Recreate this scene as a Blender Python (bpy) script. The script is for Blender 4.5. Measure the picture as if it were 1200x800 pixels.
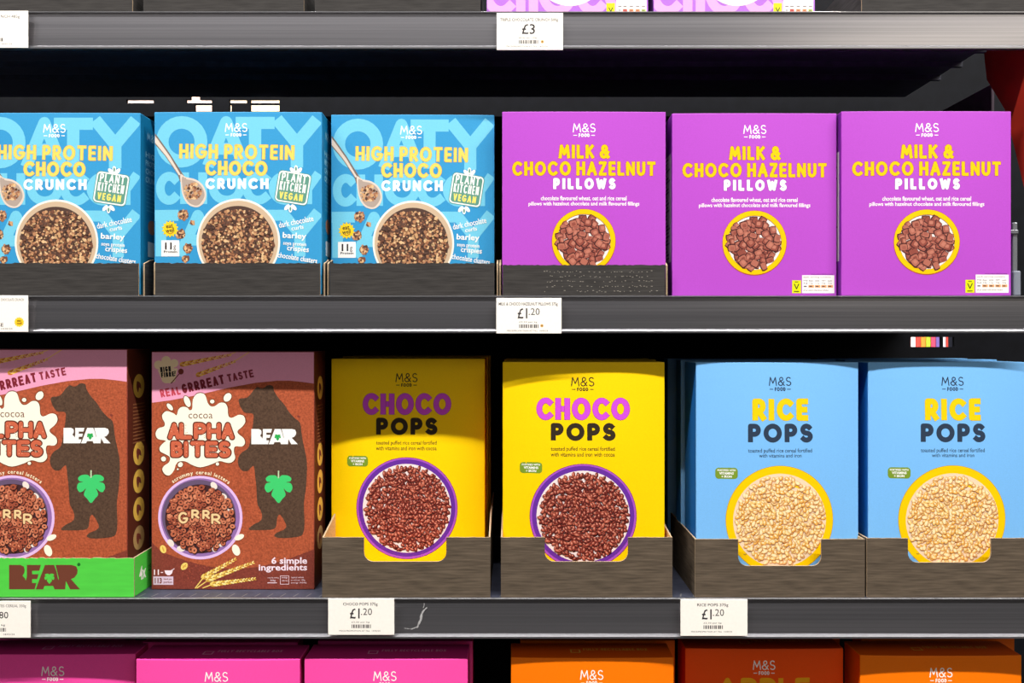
import bpy, bmesh, math, random
from mathutils import Vector
S = bpy.context.scene
for o in list(bpy.data.objects):
    bpy.data.objects.remove(o)
C = S.collection
PI = math.pi

# ------------------------------------------------------------------ camera, world, lights, exposure
EYE = 1.30          # lens height above the floor (m)
CD = 0.95           # lens to the front plane of the shelf rails (y = 0)
cam_d = bpy.data.cameras.new('camera')
cam = bpy.data.objects.new('camera', cam_d); C.objects.link(cam)
cam.location = (0, -CD, EYE); cam.rotation_euler = (PI / 2, 0, 0)
cam_d.sensor_width = 36; cam_d.sensor_fit = 'HORIZONTAL'; cam_d.lens = 36 * 950 / 1200
cam_d.clip_start = 0.02
S.camera = cam
S.view_settings.view_transform = 'Standard'; S.view_settings.look = 'None'
S.view_settings.exposure = 0.0; S.view_settings.gamma = 1.0; S.view_settings.use_curve_mapping = False

wd = bpy.data.worlds.new('store_ambience'); S.world = wd; wd.use_nodes = True
# the store around: dark floor, dim fixtures opposite, pale ceiling, and a bright band added to lighten the top rail
_nt = wd.node_tree; _tc = _nt.nodes.new('ShaderNodeTexCoord'); _sx = _nt.nodes.new('ShaderNodeSeparateXYZ'); _cr = _nt.nodes.new('ShaderNodeValToRGB')
_mr = _nt.nodes.new('ShaderNodeMapRange'); _mr.inputs['From Min'].default_value = -1; _mr.inputs['From Max'].default_value = 1
_nt.links.new(_tc.outputs['Generated'], _sx.inputs[0]); _nt.links.new(_sx.outputs['Z'], _mr.inputs['Value']); _nt.links.new(_mr.outputs[0], _cr.inputs[0])
for _i, (_p, _v) in enumerate(((0.0, .06), (.44, .06), (.5, .09), (.61, .36), (.68, 1.6), (.735, 4.0), (.80, .8))):
    _e = _cr.color_ramp.elements[_i] if _i < 2 else _cr.color_ramp.elements.new(_p)
    _e.position = _p; _e.color = (_v, _v * .95, _v * .91, 1)
_nt.links.new(_cr.outputs[0], _nt.nodes['Background'].inputs[0])
_nt.nodes['Background'].inputs[1].default_value = 0.235

def strip_lamp(name, loc, sx, sy, power, col=(1, 0.985, 0.96), target=None):
    l = bpy.data.lights.new(name, 'AREA'); l.shape = 'RECTANGLE'; l.size = sx; l.size_y = sy
    l.energy = power; l.color = col
    o = bpy.data.objects.new(name, l); C.objects.link(o); o.location = loc
    if target is not None:
        d = Vector(target) - Vector(loc)
        o.rotation_euler = d.to_track_quat('-Z', 'Y').to_euler()
    return o
# ceiling strip over the aisle: parallel to the shelves, 2 up for 1 out
strip_lamp('ceiling_strip_light', (0.15, -1.58, EYE + 3.2), 7.0, 0.07, 450, target=(0.15, -0.2, EYE - .2))
# added unseen warm fill, off to the right, brightens the top rail's right end
strip_lamp('warm_rail_fill_light', (2.35, -3.2, EYE + 1.62), 1.7, 0.7, 15, col=(1, 0.9, 0.74), target=(.5, 0, EYE + .36))
# the strip over the aisle on the far side of the shelving
strip_lamp('far_aisle_strip_light', (0.0, 1.1, EYE + 2.2), 4.0, 0.11, 200, target=(0, 2.0, EYE + .3))

# ------------------------------------------------------------------ materials
def lin(c):
    c = c / 255.0
    return c / 12.92 if c <= 0.04045 else ((c + 0.055) / 1.055) ** 2.4
_mats = {}
def M(rgb, rough=0.5, spec=0.3, metal=0.0, grain=0.05, scale=900.0, stretch=(1, 1, 1), bump=0.0, name=None):
    key = (rgb, rough, spec, metal, grain, scale, stretch, bump)
    if key in _mats: return _mats[key]
    m = bpy.data.materials.new(name or 'print_%d_%d_%d' % rgb); m.use_nodes = True
    nt = m.node_tree; b = nt.nodes['Principled BSDF']
    b.inputs['Roughness'].default_value = rough
    b.inputs['Specular IOR Level'].default_value = spec
    b.inputs['Metallic'].default_value = metal
    L = [lin(c) for c in rgb]
    tc = nt.nodes.new('ShaderNodeTexCoord'); mp = nt.nodes.new('ShaderNodeMapping')
    mp.inputs['Scale'].default_value = stretch
    nz = nt.nodes.new('ShaderNodeTexNoise'); nz.inputs['Scale'].default_value = scale; nz.inputs['Detail'].default_value = 3
    cr = nt.nodes.new('ShaderNodeValToRGB')
    cr.color_ramp.elements[0].position = 0.3; cr.color_ramp.elements[1].position = 0.7
    cr.color_ramp.elements[0].color = tuple(v * (1 - grain) for v in L) + (1,)
    cr.color_ramp.elements[1].color = tuple(min(1, v * (1 + grain)) for v in L) + (1,)
    nt.links.new(tc.outputs['Object'], mp.inputs[0]); nt.links.new(mp.outputs[0], nz.inputs['Vector'])
    nt.links.new(nz.outputs['Fac'], cr.inputs[0]); nt.links.new(cr.outputs[0], b.inputs['Base Color'])
    if bump:
        bp = nt.nodes.new('ShaderNodeBump'); bp.inputs['Strength'].default_value = bump; bp.inputs['Distance'].default_value = 0.001
        nt.links.new(nz.outputs['Fac'], bp.inputs['Height']); nt.links.new(bp.outputs[0], b.inputs['Normal'])
    _mats[key] = m
    return m
def card(r, g, b): return M((r, g, b), rough=0.42, spec=0.25, grain=0.035, scale=700)
def ink(r, g, b): return M((r, g, b), rough=0.45, spec=0.2, grain=0.03, scale=1500)

WHITE = ink(250, 246, 240); CREAM = ink(250, 240, 205); BLACK = ink(38, 32, 34)
KRAFT = M((205, 165, 115), 0.8, 0.1, grain=0.15, scale=400)
TORN = M((172, 150, 122), 0.9, 0.05, grain=0.25, scale=900)

# ------------------------------------------------------------------ object helpers
def link_mesh(name, me, mats=None, parent=None):
    o = bpy.data.objects.new(name, me); C.objects.link(o)
    if mats:
        for m in mats: me.materials.append(m)
    if parent: o.parent = parent
    return o
def bm_obj(name, bm, mats, parent=None, smooth=False):
    me = bpy.data.meshes.new(name); bmesh.ops.recalc_face_normals(bm, faces=bm.faces[:]); bm.to_mesh(me); bm.free()
    if smooth:
        for p in me.polygons: p.use_smooth = True
    return link_mesh(name, me, mats if isinstance(mats, (list, tuple)) else [mats], parent)
def tag(o, label, cat, group=None, kind=None):
    if label: o['label'] = label
    if cat: o['category'] = cat
    if group: o['group'] = group
    if kind: o['kind'] = kind
    return o
def thing(name, label, cat, loc, rz=0, group=None):
    o = bpy.data.objects.new(name, None); C.objects.link(o); o.empty_display_size = 0.05
    o.location = loc; o.rotation_euler = (0, 0, rz)
    return tag(o, label, cat, group)
def dup(root, loc, rz, label, scale=(1, 1, 1), group=None):
    r = root.copy(); C.objects.link(r); r.location = loc; r.rotation_euler = (0, 0, rz); r.scale = scale; r['label'] = label
    if group: r['group'] = group
    for ch in list(root.children):
        c = ch.copy(); C.objects.link(c); c.parent = r
        for g in list(ch.children):
            d = g.copy(); C.objects.link(d); d.parent = c
    return r
def box(bm, x0, x1, y0, y1, z0, z1, mi=0, bev=0.0):
    v = [bm.verts.new(p) for p in ((x0, y0, z0), (x1, y0, z0), (x1, y1, z0), (x0, y1, z0), (x0, y0, z1), (x1, y0, z1), (x1, y1, z1), (x0, y1, z1))]
    fs = [bm.faces.new([v[i] for i in f]) for f in ((0, 3, 2, 1), (4, 5, 6, 7), (0, 1, 5, 4), (1, 2, 6, 5), (2, 3, 7, 6), (3, 0, 4, 7))]
    for f in fs: f.material_index = mi
    if bev:
        es = list({e for f in fs for e in f.edges})
        bmesh.ops.bevel(bm, geom=es, offset=bev, segments=2, affect='EDGES', profile=0.5)
def slab(bm, pts, tf, mi=(0, 0, 0)):
    """outline pts (a,b); tf(a,b,side)->xyz; mi = material of side 0, side 1, rim"""
    A = [bm.verts.new(tf(a, b, 0)) for a, b in pts]; B = [bm.verts.new(tf(a, b, 1)) for a, b in pts]
    f = bm.faces.new(A); f.material_index = mi[0]
    f = bm.faces.new(B[::-1]); f.material_index = mi[1]
    n = len(pts)
    for i in range(n):
        f = bm.faces.new((A[i], A[(i + 1) % n], B[(i + 1) % n], B[i])); f.material_index = mi[2]

def X(px, d=0.0): return (px - 600) * 0.001 * (CD + d) / CD
def Z(py, d=0.0): return EYE + (400 - py) * 0.001 * (CD + d) / CD

# ------------------------------------------------------------------ lettering: a round geometric stroke alphabet
def arc(cx, cy, rx, ry, a0, a1, n=14):
    return [(cx + rx * math.cos(math.radians(a0 + (a1 - a0) * i / n)), cy + ry * math.sin(math.radians(a0 + (a1 - a0) * i / n))) for i in range(n + 1)]
_P = [(0, 0), (0, 1), (.3, 1)] + arc(.3, .71, .29, .29, 90, -90, 10) + [(0, .42)]
GL = {
    'A': (.85, [[(0, 0), (.425, 1), (.85, 0)], [(.16, .32), (.69, .32)]]),
    'B': (.6, [[(0, .52), (0, 1), (.28, 1)] + arc(.28, .76, .26, .24, 90, -90, 10) + [(0, .52), (0, 0), (.3, 0)] + arc(.3, .26, .3, .26, -90, 90, 10)]),
    'C': (.88, [arc(.5, .5, .5, .5, 48, 312, 22)]),
    'D': (.75, [[(0, 0), (0, 1), (.25, 1)] + arc(.25, .5, .5, .5, 90, -90, 16) + [(0, 0)]]),
    'E': (.52, [[(.52, 1), (0, 1), (0, 0), (.52, 0)], [(0, .5), (.46, .5)]]),
    'F': (.5, [[(.5, 1), (0, 1), (0, 0)], [(0, .5), (.44, .5)]]),
    'G': (.95, [arc(.5, .5, .5, .5, 48, 352, 24) + [(.6, .43)]]),
    'H': (.7, [[(0, 0), (0, 1)], [(.7, 0), (.7, 1)], [(0, .5), (.7, .5)]]),
    'I': (0, [[(0, 0), (0, 1)]]),
    'K': (.62, [[(0, 0), (0, 1)], [(.6, 1), (0, .42)], [(.18, .58), (.62, 0)]]),
    'L': (.48, [[(0, 1), (0, 0), (.48, 0)]]),
    'M': (.95, [[(0, 0), (.14, 1), (.475, .28), (.81, 1), (.95, 0)]]),
    'N': (.72, [[(0, 0), (0, 1), (.72, 0), (.72, 1)]]),
    'O': (1.0, [arc(.5, .5, .5, .5, 0, 360, 28)]),
    'P': (.59, [_P]),
    'R': (.62, [_P, [(.26, .42), (.62, 0)]]),
    'S': (.6, [arc(.3, .75, .27, .25, 35, 270, 14)[:-1] + arc(.3, .25, .3, .25, 90, -145, 14)]),
    'T': (.7, [[(0, 1), (.7, 1)], [(.35, 1), (.35, 0)]]),
    'U': (.7, [[(0, 1), (0, .35)] + arc(.35, .35, .35, .35, 180, 360, 14) + [(.7, 1)]]),
    'V': (.8, [[(0, 1), (.4, 0), (.8, 1)]]),
    'W': (1.15, [[(0, 1), (.29, 0), (.575, .85), (.86, 0), (1.15, 1)]]),
    'X': (.7, [[(0, 0), (.7, 1)], [(0, 1), (.7, 0)]]),
    'Y': (.8, [[(0, 1), (.4, .48), (.8, 1)], [(.4, .48), (.4, 0)]]),
    'Z': (.62, [[(0, 1), (.62, 1), (0, 0), (.62, 0)]]),
    '&': (.78, [[(.78, 0), (.2, .62)] + arc(.38, .79, .21, .21, 200, -30, 12) + [(.12, .42)] + arc(.3, .26, .3, .26, 140, 315, 12) + [(.74, .46)]]),
    '-': (.35, [[(0, .5), (.35, .5)]]),
    '1': (.2, [[(0, .78), (.2, 1), (.2, 0)]]),
}
_fcache = {}
def font_mesh(txt, bold=0.0):
    k = (txt, bold)
    if k not in _fcache:
        cu = bpy.data.curves.new('tmp', 'FONT'); cu.body = txt; cu.offset = bold; cu.resolution_u = 2
        ob = bpy.data.objects.new('tmp', cu); C.objects.link(ob)
        dg = bpy.context.evaluated_depsgraph_get(); dg.update()
        me = bpy.data.meshes.new_from_object(ob.evaluated_get(dg))
        _fcache[k] = ([(v.co.x, v.co.y) for v in me.vertices], [tuple(p.vertices) for p in me.polygons])
        bpy.data.objects.remove(ob); bpy.data.curves.remove(cu); bpy.data.meshes.remove(me)
    return _fcache[k]

LAY = 0.000025
class Art:
    """Flat print on one face of a carton. Drawn in the units of ref = (x0, x1, y_top, y_bottom), y down, spread over w x h metres."""
    def __init__(s, w, h, ref, face, seed=1, m=0.0008):
        s.w, s.h, s.ref, s.face, s.m = w, h, ref, face, m
        s.parts = {}; s.order = []; s.lay = 1; s.rnd = random.Random(seed)
        s.sx = w / (ref[1] - ref[0]); s.sy = h / (ref[3] - ref[2])
    def P(s, part):
        if part not in s.parts:
            s.parts[part] = dict(v=[], f=[], mi=[], mats=[], k=0); s.order.append(part)
        return s.parts[part]
    def loc(s, x, y): return ((x - s.ref[0]) * s.sx - s.w / 2, (s.ref[3] - y) * s.sy)
    def face_(s, part, pts, mat, eps=None):
        p = s.P(part)
        if mat not in p['mats']: p['mats'].append(mat)
        if eps is None:
            p['k'] += 1; eps = (p['k'] % 12) * 1.5e-6
        b = len(p['v'])
        p['v'] += [s.loc(x, y) + (s.lay * LAY + eps,) for x, y in pts]
        p['f'].append(list(range(b, b + len(pts)))); p['mi'].append(p['mats'].index(mat))
    def poly(s, part, pts, mat): s.face_(part, pts, mat)
    def rect(s, part, x0, x1, y0, y1, mat): s.face_(part, [(x0, y1), (x1, y1), (x1, y0), (x0, y0)], mat)
    def rrect(s, part, x0, x1, y0, y1, r, mat, rot=0):
        pts = []
        for cx, cy, a in ((x1 - r, y1 - r, 0), (x0 + r, y1 - r, 90), (x0 + r, y0 + r, 180), (x1 - r, y0 + r, 270)):
            pts += arc(cx, cy, r, r, a, a + 90, 6)
        s.poly(part, s.rot(pts, (x0 + x1) / 2, (y0 + y1) / 2, rot), mat)
    @staticmethod
    def rot(pts, cx, cy, a):
        if not a: return pts
        ca, sa = math.cos(math.radians(a)), math.sin(math.radians(a))
        return [(cx + (x - cx) * ca - (y - cy) * sa, cy + (x - cx) * sa + (y - cy) * ca) for x, y in pts]
    def ell(s, part, cx, cy, rx, ry, mat, a=0, n=40, eps=None):
        s.face_(part, s.rot([(cx + rx * math.cos(2 * PI * i / n), cy + ry * math.sin(2 * PI * i / n)) for i in range(n)], cx, cy, a), mat, eps)
    def smooth(s, part, pts, mat, n=4):
        s.poly(part, catmull(pts, n), mat)
    def stroke(s, part, pts, wd, mat, caps=True):
        q = [pts[0]]
        for a, b in zip(pts, pts[1:]):
            L = math.hypot(b[0] - a[0], b[1] - a[1]); k = max(1, int(L / 7))
            q += [(a[0] + (b[0] - a[0]) * i / k, a[1] + (b[1] - a[1]) * i / k) for i in range(1, k + 1)]
        q = [p for i, p in enumerate(q) if i == 0 or math.hypot(p[0] - q[i - 1][0], p[1] - q[i - 1][1]) > 1e-4]
        h = wd / 2
        if caps is True and math.hypot(q[0][0] - q[-1][0], q[0][1] - q[-1][1]) > 1e-3:
            for i0, i1 in ((0, 1), (-1, -2)):
                L = math.hypot(q[i0][0] - q[i1][0], q[i0][1] - q[i1][1]); k = h * .85 / L
                q[i0] = (q[i0][0] + (q[i0][0] - q[i1][0]) * k, q[i0][1] + (q[i0][1] - q[i1][1]) * k)
        n = len(q)
        d = []
        for a, b in zip(q, q[1:]):
            L = math.hypot(b[0] - a[0], b[1] - a[1]); d.append(((b[0] - a[0]) / L, (b[1] - a[1]) / L))
        closed = math.hypot(q[0][0] - q[-1][0], q[0][1] - q[-1][1]) < 1e-3
        def nrm(i, side):
            u = d[i - 1] if side == 0 else d[i]
            o = None
            if 0 < i < n - 1: o = d[i] if side == 0 else d[i - 1]
            elif closed: o = d[0] if i == n - 1 else d[-1]
            if o and u[0] * o[0] + u[1] * o[1] > 0.8:
                t = (u[0] + o[0], u[1] + o[1]); L = math.hypot(*t); t = (t[0] / L, t[1] / L)
                c = t[0] * u[0] + t[1] * u[1]
                return (-t[1] / c, t[0] / c)
            return (-u[1], u[0])
        for i in range(n - 1):
            n0, n1 = nrm(i, 1), nrm(i + 1, 0); a, b = q[i], q[i + 1]
            s.face_(part, [(a[0] + n0[0] * h, a[1] + n0[1] * h), (b[0] + n1[0] * h, b[1] + n1[1] * h), (b[0] - n1[0] * h, b[1] - n1[1] * h), (a[0] - n0[0] * h, a[1] - n0[1] * h)], mat)
        for i in range(n):
            end = i in (0, n - 1)
            if (end and caps == 'round' and not closed) or (not end and d[i - 1][0] * d[i][0] + d[i - 1][1] * d[i][1] <= 0.8):
                s.ell(part, q[i][0], q[i][1], h, h, mat, n=12)
    def stext(s, part, txt, x0, x1, y0, y1, wd, mat, gap=0.55, rot=0, space=1.6, edge=None, ew=0, caps=True):
        """stroke-alphabet text filling the rectangle"""
        h = (y1 - y0) - wd
        n = sum(1 for c in txt if c != ' '); tot = 0; pitch = 0
        for i, c in enumerate(txt):
            if c == ' ': pitch += wd * space
            else:
                tot += GL[c][0]; pitch += wd
                if i and txt[i - 1] != ' ': pitch += wd * gap
        k = (x1 - x0 - pitch) / max(tot, 1e-6)
        cx, cy = (x0 + x1) / 2, (y0 + y1) / 2
        for pas in ((1, 0) if edge else (0,)):
            x = x0
            for i, c in enumerate(txt):
                if c == ' ': x += wd * space; continue
                if i and txt[i - 1] != ' ': x += wd * gap
                for st in GL[c][1]:
                    pts = [(x + wd / 2 + a * k, y1 - wd / 2 - b * h) for a, b in st]
                    s.stroke(part, s.rot(pts, cx, cy, rot), wd + (2 * ew if pas else 0), edge if pas else mat, caps)
                x += wd + GL[c][0] * k
            s.lay += 1
        s.lay -= 1 if not edge else 2
    def ftext(s, part, txt, x0, x1, y0, y1, mat, bold=0.0, rot=0):
        vs, fs = font_mesh(txt, bold)
        if not vs: return
        ax, bx = min(v[0] for v in vs), max(v[0] for v in vs); ay, by = min(v[1] for v in vs), max(v[1] for v in vs)
        pts = [(x0 + (v[0] - ax) / (bx - ax) * (x1 - x0), y1 - (v[1] - ay) / (by - ay) * (y1 - y0)) for v in vs]
        pts = s.rot(pts, (x0 + x1) / 2, (y0 + y1) / 2, rot)
        for f in fs: s.face_(part, [pts[i] for i in f], mat)
    def arctext(s, part, txt, cx, cy, R, a0, a1, size, mat, bold=0.02):
        adv = []
        for c in txt:
            vs, _ = font_mesh(c, bold) if c != ' ' else ([(0, 0), (.3, 0)], 0)
            adv.append(max(v[0] for v in vs) - min(v[0] for v in vs) + .1)
        tot = sum(adv); t = 0
        for c, w in zip(txt, adv):
            a = math.radians(a0 + (a1 - a0) * (t + w / 2) / tot); t += w
            if c == ' ': continue
            vs, fs = font_mesh(c, bold); mx = (min(v[0] for v in vs) + max(v[0] for v in vs)) / 2
            ux, uy = math.cos(a), math.sin(a)
            pts = [(cx + ux * (R + v[1] * size) + uy * (v[0] - mx) * size, cy - uy * (R + v[1] * size) + ux * (v[0] - mx) * size) for v in vs]
            for f in fs: s.face_(part, [pts[i] for i in f], mat)
    # ---- printed pictures of cereal
    def spots(s, cx, cy, r, gap, edge=0.0):
        out = []
        nx = int(r / gap) + 1
        for j in range(-nx, nx + 1):
            for i in range(-nx, nx + 1):
                x = (i + (j % 2) * .5) * gap + s.rnd.uniform(-.38, .38) * gap; y = j * gap * .87 + s.rnd.uniform(-.38, .38) * gap
                if math.hypot(x, y) < r - edge: out.append((cx + x, cy + y))
        s.rnd.shuffle(out)
        return out
    def grains(s, part, cx, cy, r, gap, ln, wd, cols, shade, hi, hole=0.0, ew=.4):
        k = 0
        for x, y in s.spots(cx, cy, r, gap, wd):
            if hole and math.hypot(x - cx, y - cy) > r * .72 and s.rnd.random() < hole: continue
            a = s.rnd.uniform(0, 180); f = s.rnd.uniform(.75, 1.25); k += 1; e = k * 1.0e-6
            s.ell(part, x + .25, y + .35, ln * f / 2 + ew, wd / 2 + ew, shade, a, 9, e)
            s.ell(part, x, y, ln * f / 2, wd / 2, s.rnd.choice(cols), a, 9, e + .35e-6)
            s.ell(part, x - .3, y - .35, ln * f / 4.2, wd / 5, hi, a, 6, e + .7e-6)
    def crumbs(s, part, cx, cy, r, gap, size, cols):
        k = 0
        for x, y in s.spots(cx, cy, r, gap, size * .3):
            k += 1; n = s.rnd.randint(5, 7); a0 = s.rnd.uniform(0, 6)
            f = s.rnd.uniform(.6, 1.3)
            s.face_(part, [(x + math.cos(a0 + 2 * PI * i / n) * size * f * s.rnd.uniform(.35, .62), y + math.sin(a0 + 2 * PI * i / n) * size * f * s.rnd.uniform(.35, .62)) for i in range(n)], s.rnd.choice(cols), k * 1e-6)
    def pillows(s, part, cx, cy, r, gap, size, cols, shade, hi):
        k = 0
        for x, y in s.spots(cx, cy, r, gap, size * .42):
            k += 1; a = s.rnd.uniform(0, 180); f = s.rnd.uniform(.55, 1.0); e = k * 2e-6
            def pil(sc, ox, oy):
                w, h = size * sc / 2, size * f * sc / 2
                return s.rot([(x + ox - w * .92, y + oy - h * .92), (x + ox, y + oy - h * 1.05), (x + ox + w * .92, y + oy - h * .92), (x + ox + w * 1.05, y + oy), (x + ox + w * .92, y + oy + h * .92), (x + ox, y + oy + h * 1.05), (x + ox - w * .92, y + oy + h * .92), (x + ox - w * 1.05, y + oy)], x, y, a)
            s.face_(part, pil(1.22, .3, .5), shade, e); s.face_(part, pil(1, 0, 0), s.rnd.choice(cols), e + .6e-6)
            s.face_(part, pil(.55, -.4, -.6), hi if s.rnd.random() < .6 else s.rnd.choice(cols), e + 1.2e-6)
    def wheat(s, part, x0, y0, x1, y1, sz, mats, stem=None):
        L = math.hypot(x1 - x0, y1 - y0); ux, uy = (x1 - x0) / L, (y1 - y0) / L; a = math.degrees(math.atan2(uy, ux)); n = int(L / (sz * .8))
        for i in range(n):
            t = i / max(1, n - 1); x, y = x0 + (x1 - x0) * t, y0 + (y1 - y0) * t; k = sz * (1 - .45 * t)
            for sg in (-1, 1):
                s.ell(part, x - uy * sg * k * .42, y + ux * sg * k * .42, k * .8, k * .34, mats[(i + (sg > 0)) % len(mats)], a + sg * 24, 10)
    # ---- into meshes
    def build(s, parent, tf, grid=0.02, names=None):
        objs = {}
        for part in s.order:
            p = s.parts[part]; bm = bmesh.new()
            vs = [bm.verts.new(v) for v in p['v']]
            for f, mi in zip(p['f'], p['mi']):
                try: fc = bm.faces.new([vs[i] for i in f]); fc.material_index = mi
                except ValueError: pass
            big = [f for f in bm.faces if len(f.verts) > 4]
            bmesh.ops.triangulate(bm, faces=big)
            for co, no in (((-s.w / 2 + s.m, 0, 0), (-1, 0, 0)), ((s.w / 2 - s.m, 0, 0), (1, 0, 0)), ((0, s.m, 0), (0, -1, 0)), ((0, s.h - s.m, 0), (0, 1, 0))):
                bmesh.ops.bisect_plane(bm, geom=bm.verts[:] + bm.edges[:] + bm.faces[:], plane_co=co, plane_no=no, clear_outer=True, dist=1e-7)
            if grid:
                n = int(s.w / grid); 
                for i in range(1, n):
                    bmesh.ops.bisect_plane(bm, geom=bm.verts[:] + bm.edges[:] + bm.faces[:], plane_co=(-s.w / 2 + s.w * i / n, 0, 0), plane_no=(1, 0, 0), dist=1e-7)
                n = int(s.h / grid)
                for i in range(1, n):
                    bmesh.ops.bisect_plane(bm, geom=bm.verts[:] + bm.edges[:] + bm.faces[:], plane_co=(0, s.h * i / n, 0), plane_no=(0, 1, 0), dist=1e-7)
            for v in bm.verts: v.co = tf(v.co.x, v.co.y, v.co.z)
            if len(bm.faces):
                nm_ = part.split('#')[0]; me = bpy.data.meshes.new(nm_); bm.to_mesh(me)
                objs[part] = link_mesh(nm_, me, p['mats'], parent)
            bm.free()
        return objs
def catmull(P, n=4):
    out = []; m = len(P)
    for i in range(m):
        p0, p1, p2, p3 = P[i - 1], P[i], P[(i + 1) % m], P[(i + 2) % m]
        for j in range(n):
            t = j / n
            out.append(tuple(.5 * (2 * p1[c] + (p2[c] - p0[c]) * t + (2 * p0[c] - 5 * p1[c] + 4 * p2[c] - p3[c]) * t * t + (3 * p1[c] - p0[c] - 3 * p2[c] + p3[c]) * t ** 3) for c in (0, 1)))
    return out

# ------------------------------------------------------------------ carton
class Carton:
    def __init__(s, w, h, t, bulge=0.003):
        s.w, s.h, s.t, s.b = w, h, t, bulge
    def bul(s, x, z):
        u = min(1, abs(2 * x / s.w)); v = min(1, max(0, z / s.h))
        return s.b * (1 - u ** 2.6) * (0.5 + 0.5 * math.sin(PI * v))
    def body(s, parent, mat, side=None, top=None):
        bm = bmesh.new(); nx, nz = 14, 14; side = side or mat; top = top or mat
        F = [[bm.verts.new((-s.w / 2 + s.w * i / nx, -s.bul(-s.w / 2 + s.w * i / nx, s.h * j / nz), s.h * j / nz)) for i in range(nx + 1)] for j in range(nz + 1)]
        for j in range(nz):
            for i in range(nx): bm.faces.new((F[j][i], F[j][i + 1], F[j + 1][i + 1], F[j + 1][i]))
        B = [bm.verts.new(p) for p in ((-s.w / 2, s.t, 0), (s.w / 2, s.t, 0), (s.w / 2, s.t, s.h), (-s.w / 2, s.t, s.h))]
        f = bm.faces.new((B[1], B[0], B[3], B[2])); f.material_index = 1
        f = bm.faces.new([F[j][0] for j in range(nz, -1, -1)] + [B[0], B[3]][::1]); f.material_index = 1
        f = bm.faces.new([F[j][nx] for j in range(nz + 1)] + [B[2], B[1]]); f.material_index = 1
        f = bm.faces.new([F[nz][i] for i in range(nx + 1)] + [B[2], B[3]]); f.material_index = 2
        f = bm.faces.new([F[0][i] for i in range(nx, -1, -1)] + [B[0], B[1]]); f.material_index = 2
        bmesh.ops.recalc_face_normals(bm, faces=bm.faces[:])
        es = [e for e in bm.edges if len(e.link_faces) == 2 and e.calc_face_angle() > 1.0]
        bmesh.ops.bevel(bm, geom=es, offset=0.0009, segments=2, affect='EDGES', profile=0.6)
        o = bm_obj('carton', bm, [mat, side, top], parent)
        return o
    def front(s): return lambda x, z, e: Vector((x, -s.bul(x, z) - e, z))
    def right(s): return lambda a, z, e: Vector((s.w / 2 + e, a + s.t / 2, z))
    def left(s): return lambda a, z, e: Vector((-s.w / 2 - e, s.t / 2 - a, z))
    def top(s): return lambda x, a, e: Vector((x, a, s.h + e))
def set_labels(objs, d):
    for k, v in d.items():
        if k in objs: objs[k]['label'] = v

def ms_logo(a, x0, x1, y0, y1, yb, mat, part='maker_mark', thin=1.2):
    w = x1 - x0
    a.stext(part, 'M&S', x0, x1, y0, y1, thin, mat, gap=1.0)
    cx = (x0 + x1) / 2
    a.stext(part, 'FOOD', cx - w * .24, cx + w * .24, y1 + (yb - y1) * .25, yb, 1.0, mat, gap=.5)
    ym = y1 + (yb - y1) * .64
    a.stroke(part, [(x0 + w * .03, ym), (x0 + w * .19, ym)], .9, mat, caps=False)
    a.stroke(part, [(x1 - w * .19, ym), (x1 - w * .03, ym)], .9, mat, caps=False)

# ------------------------------------------------------------------ shelving unit (the setting) and shelves
LX, RX = -1.0, 0.606
DARK = M((13, 14, 19), 0.65, 0.15, grain=0.25, scale=60)
STEEL_BLACK = M((60, 62, 76), 0.5, 0.3, grain=0.2, scale=80)
def rail_material(name):
    m = bpy.data.materials.new(name); m.use_nodes = True
    nt = m.node_tree; b = nt.nodes['Principled BSDF']
    tc = nt.nodes.new('ShaderNodeTexCoord'); mp = nt.nodes.new('ShaderNodeMapping'); mp.inputs['Scale'].default_value = (1.2, 1, 420)
    nz = nt.nodes.new('ShaderNodeTexNoise'); nz.inputs['Scale'].default_value = 1.0; nz.inputs['Detail'].default_value = 5; nz.inputs['Roughness'].default_value = .7
    cr = nt.nodes.new('ShaderNodeValToRGB')
    cr.color_ramp.elements[0].position = .25; cr.color_ramp.elements[0].color = (lin(118), lin(117), lin(122), 1)
    cr.color_ramp.elements[1].position = .78; cr.color_ramp.elements[1].color = (lin(154), lin(152), lin(156), 1)
    nt.links.new(tc.outputs['Object'], mp.inputs[0]); nt.links.new(mp.outputs[0], nz.inputs['Vector']); nt.links.new(nz.outputs['Fac'], cr.inputs[0])
    nt.links.new(cr.outputs[0], b.inputs['Base Color'])
    b.inputs['Metallic'].default_value = .85; b.inputs['Roughness'].default_value = .29
    bp = nt.nodes.new('ShaderNodeBump'); bp.inputs['Strength'].default_value = .08; bp.inputs['Distance'].default_value = .0003
    nt.links.new(nz.outputs['Fac'], bp.inputs['Height']); nt.links.new(bp.outputs[0], b.inputs['Normal'])
    return m
RAIL = rail_material('brushed_grey_rail')
BRIGHT = M((138, 137, 140), 0.34, 0.5, metal=.85, grain=.06, scale=5, stretch=(1, 1, 60))

floor_bm = bmesh.new(); box(floor_bm, -3, 3, -3, 3, -0.05, 0)
tag(bm_obj('floor', floor_bm, M((84, 81, 79), .4, .3, grain=.1, scale=6)), 'grey shop floor', 'floor', kind='structure')

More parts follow.
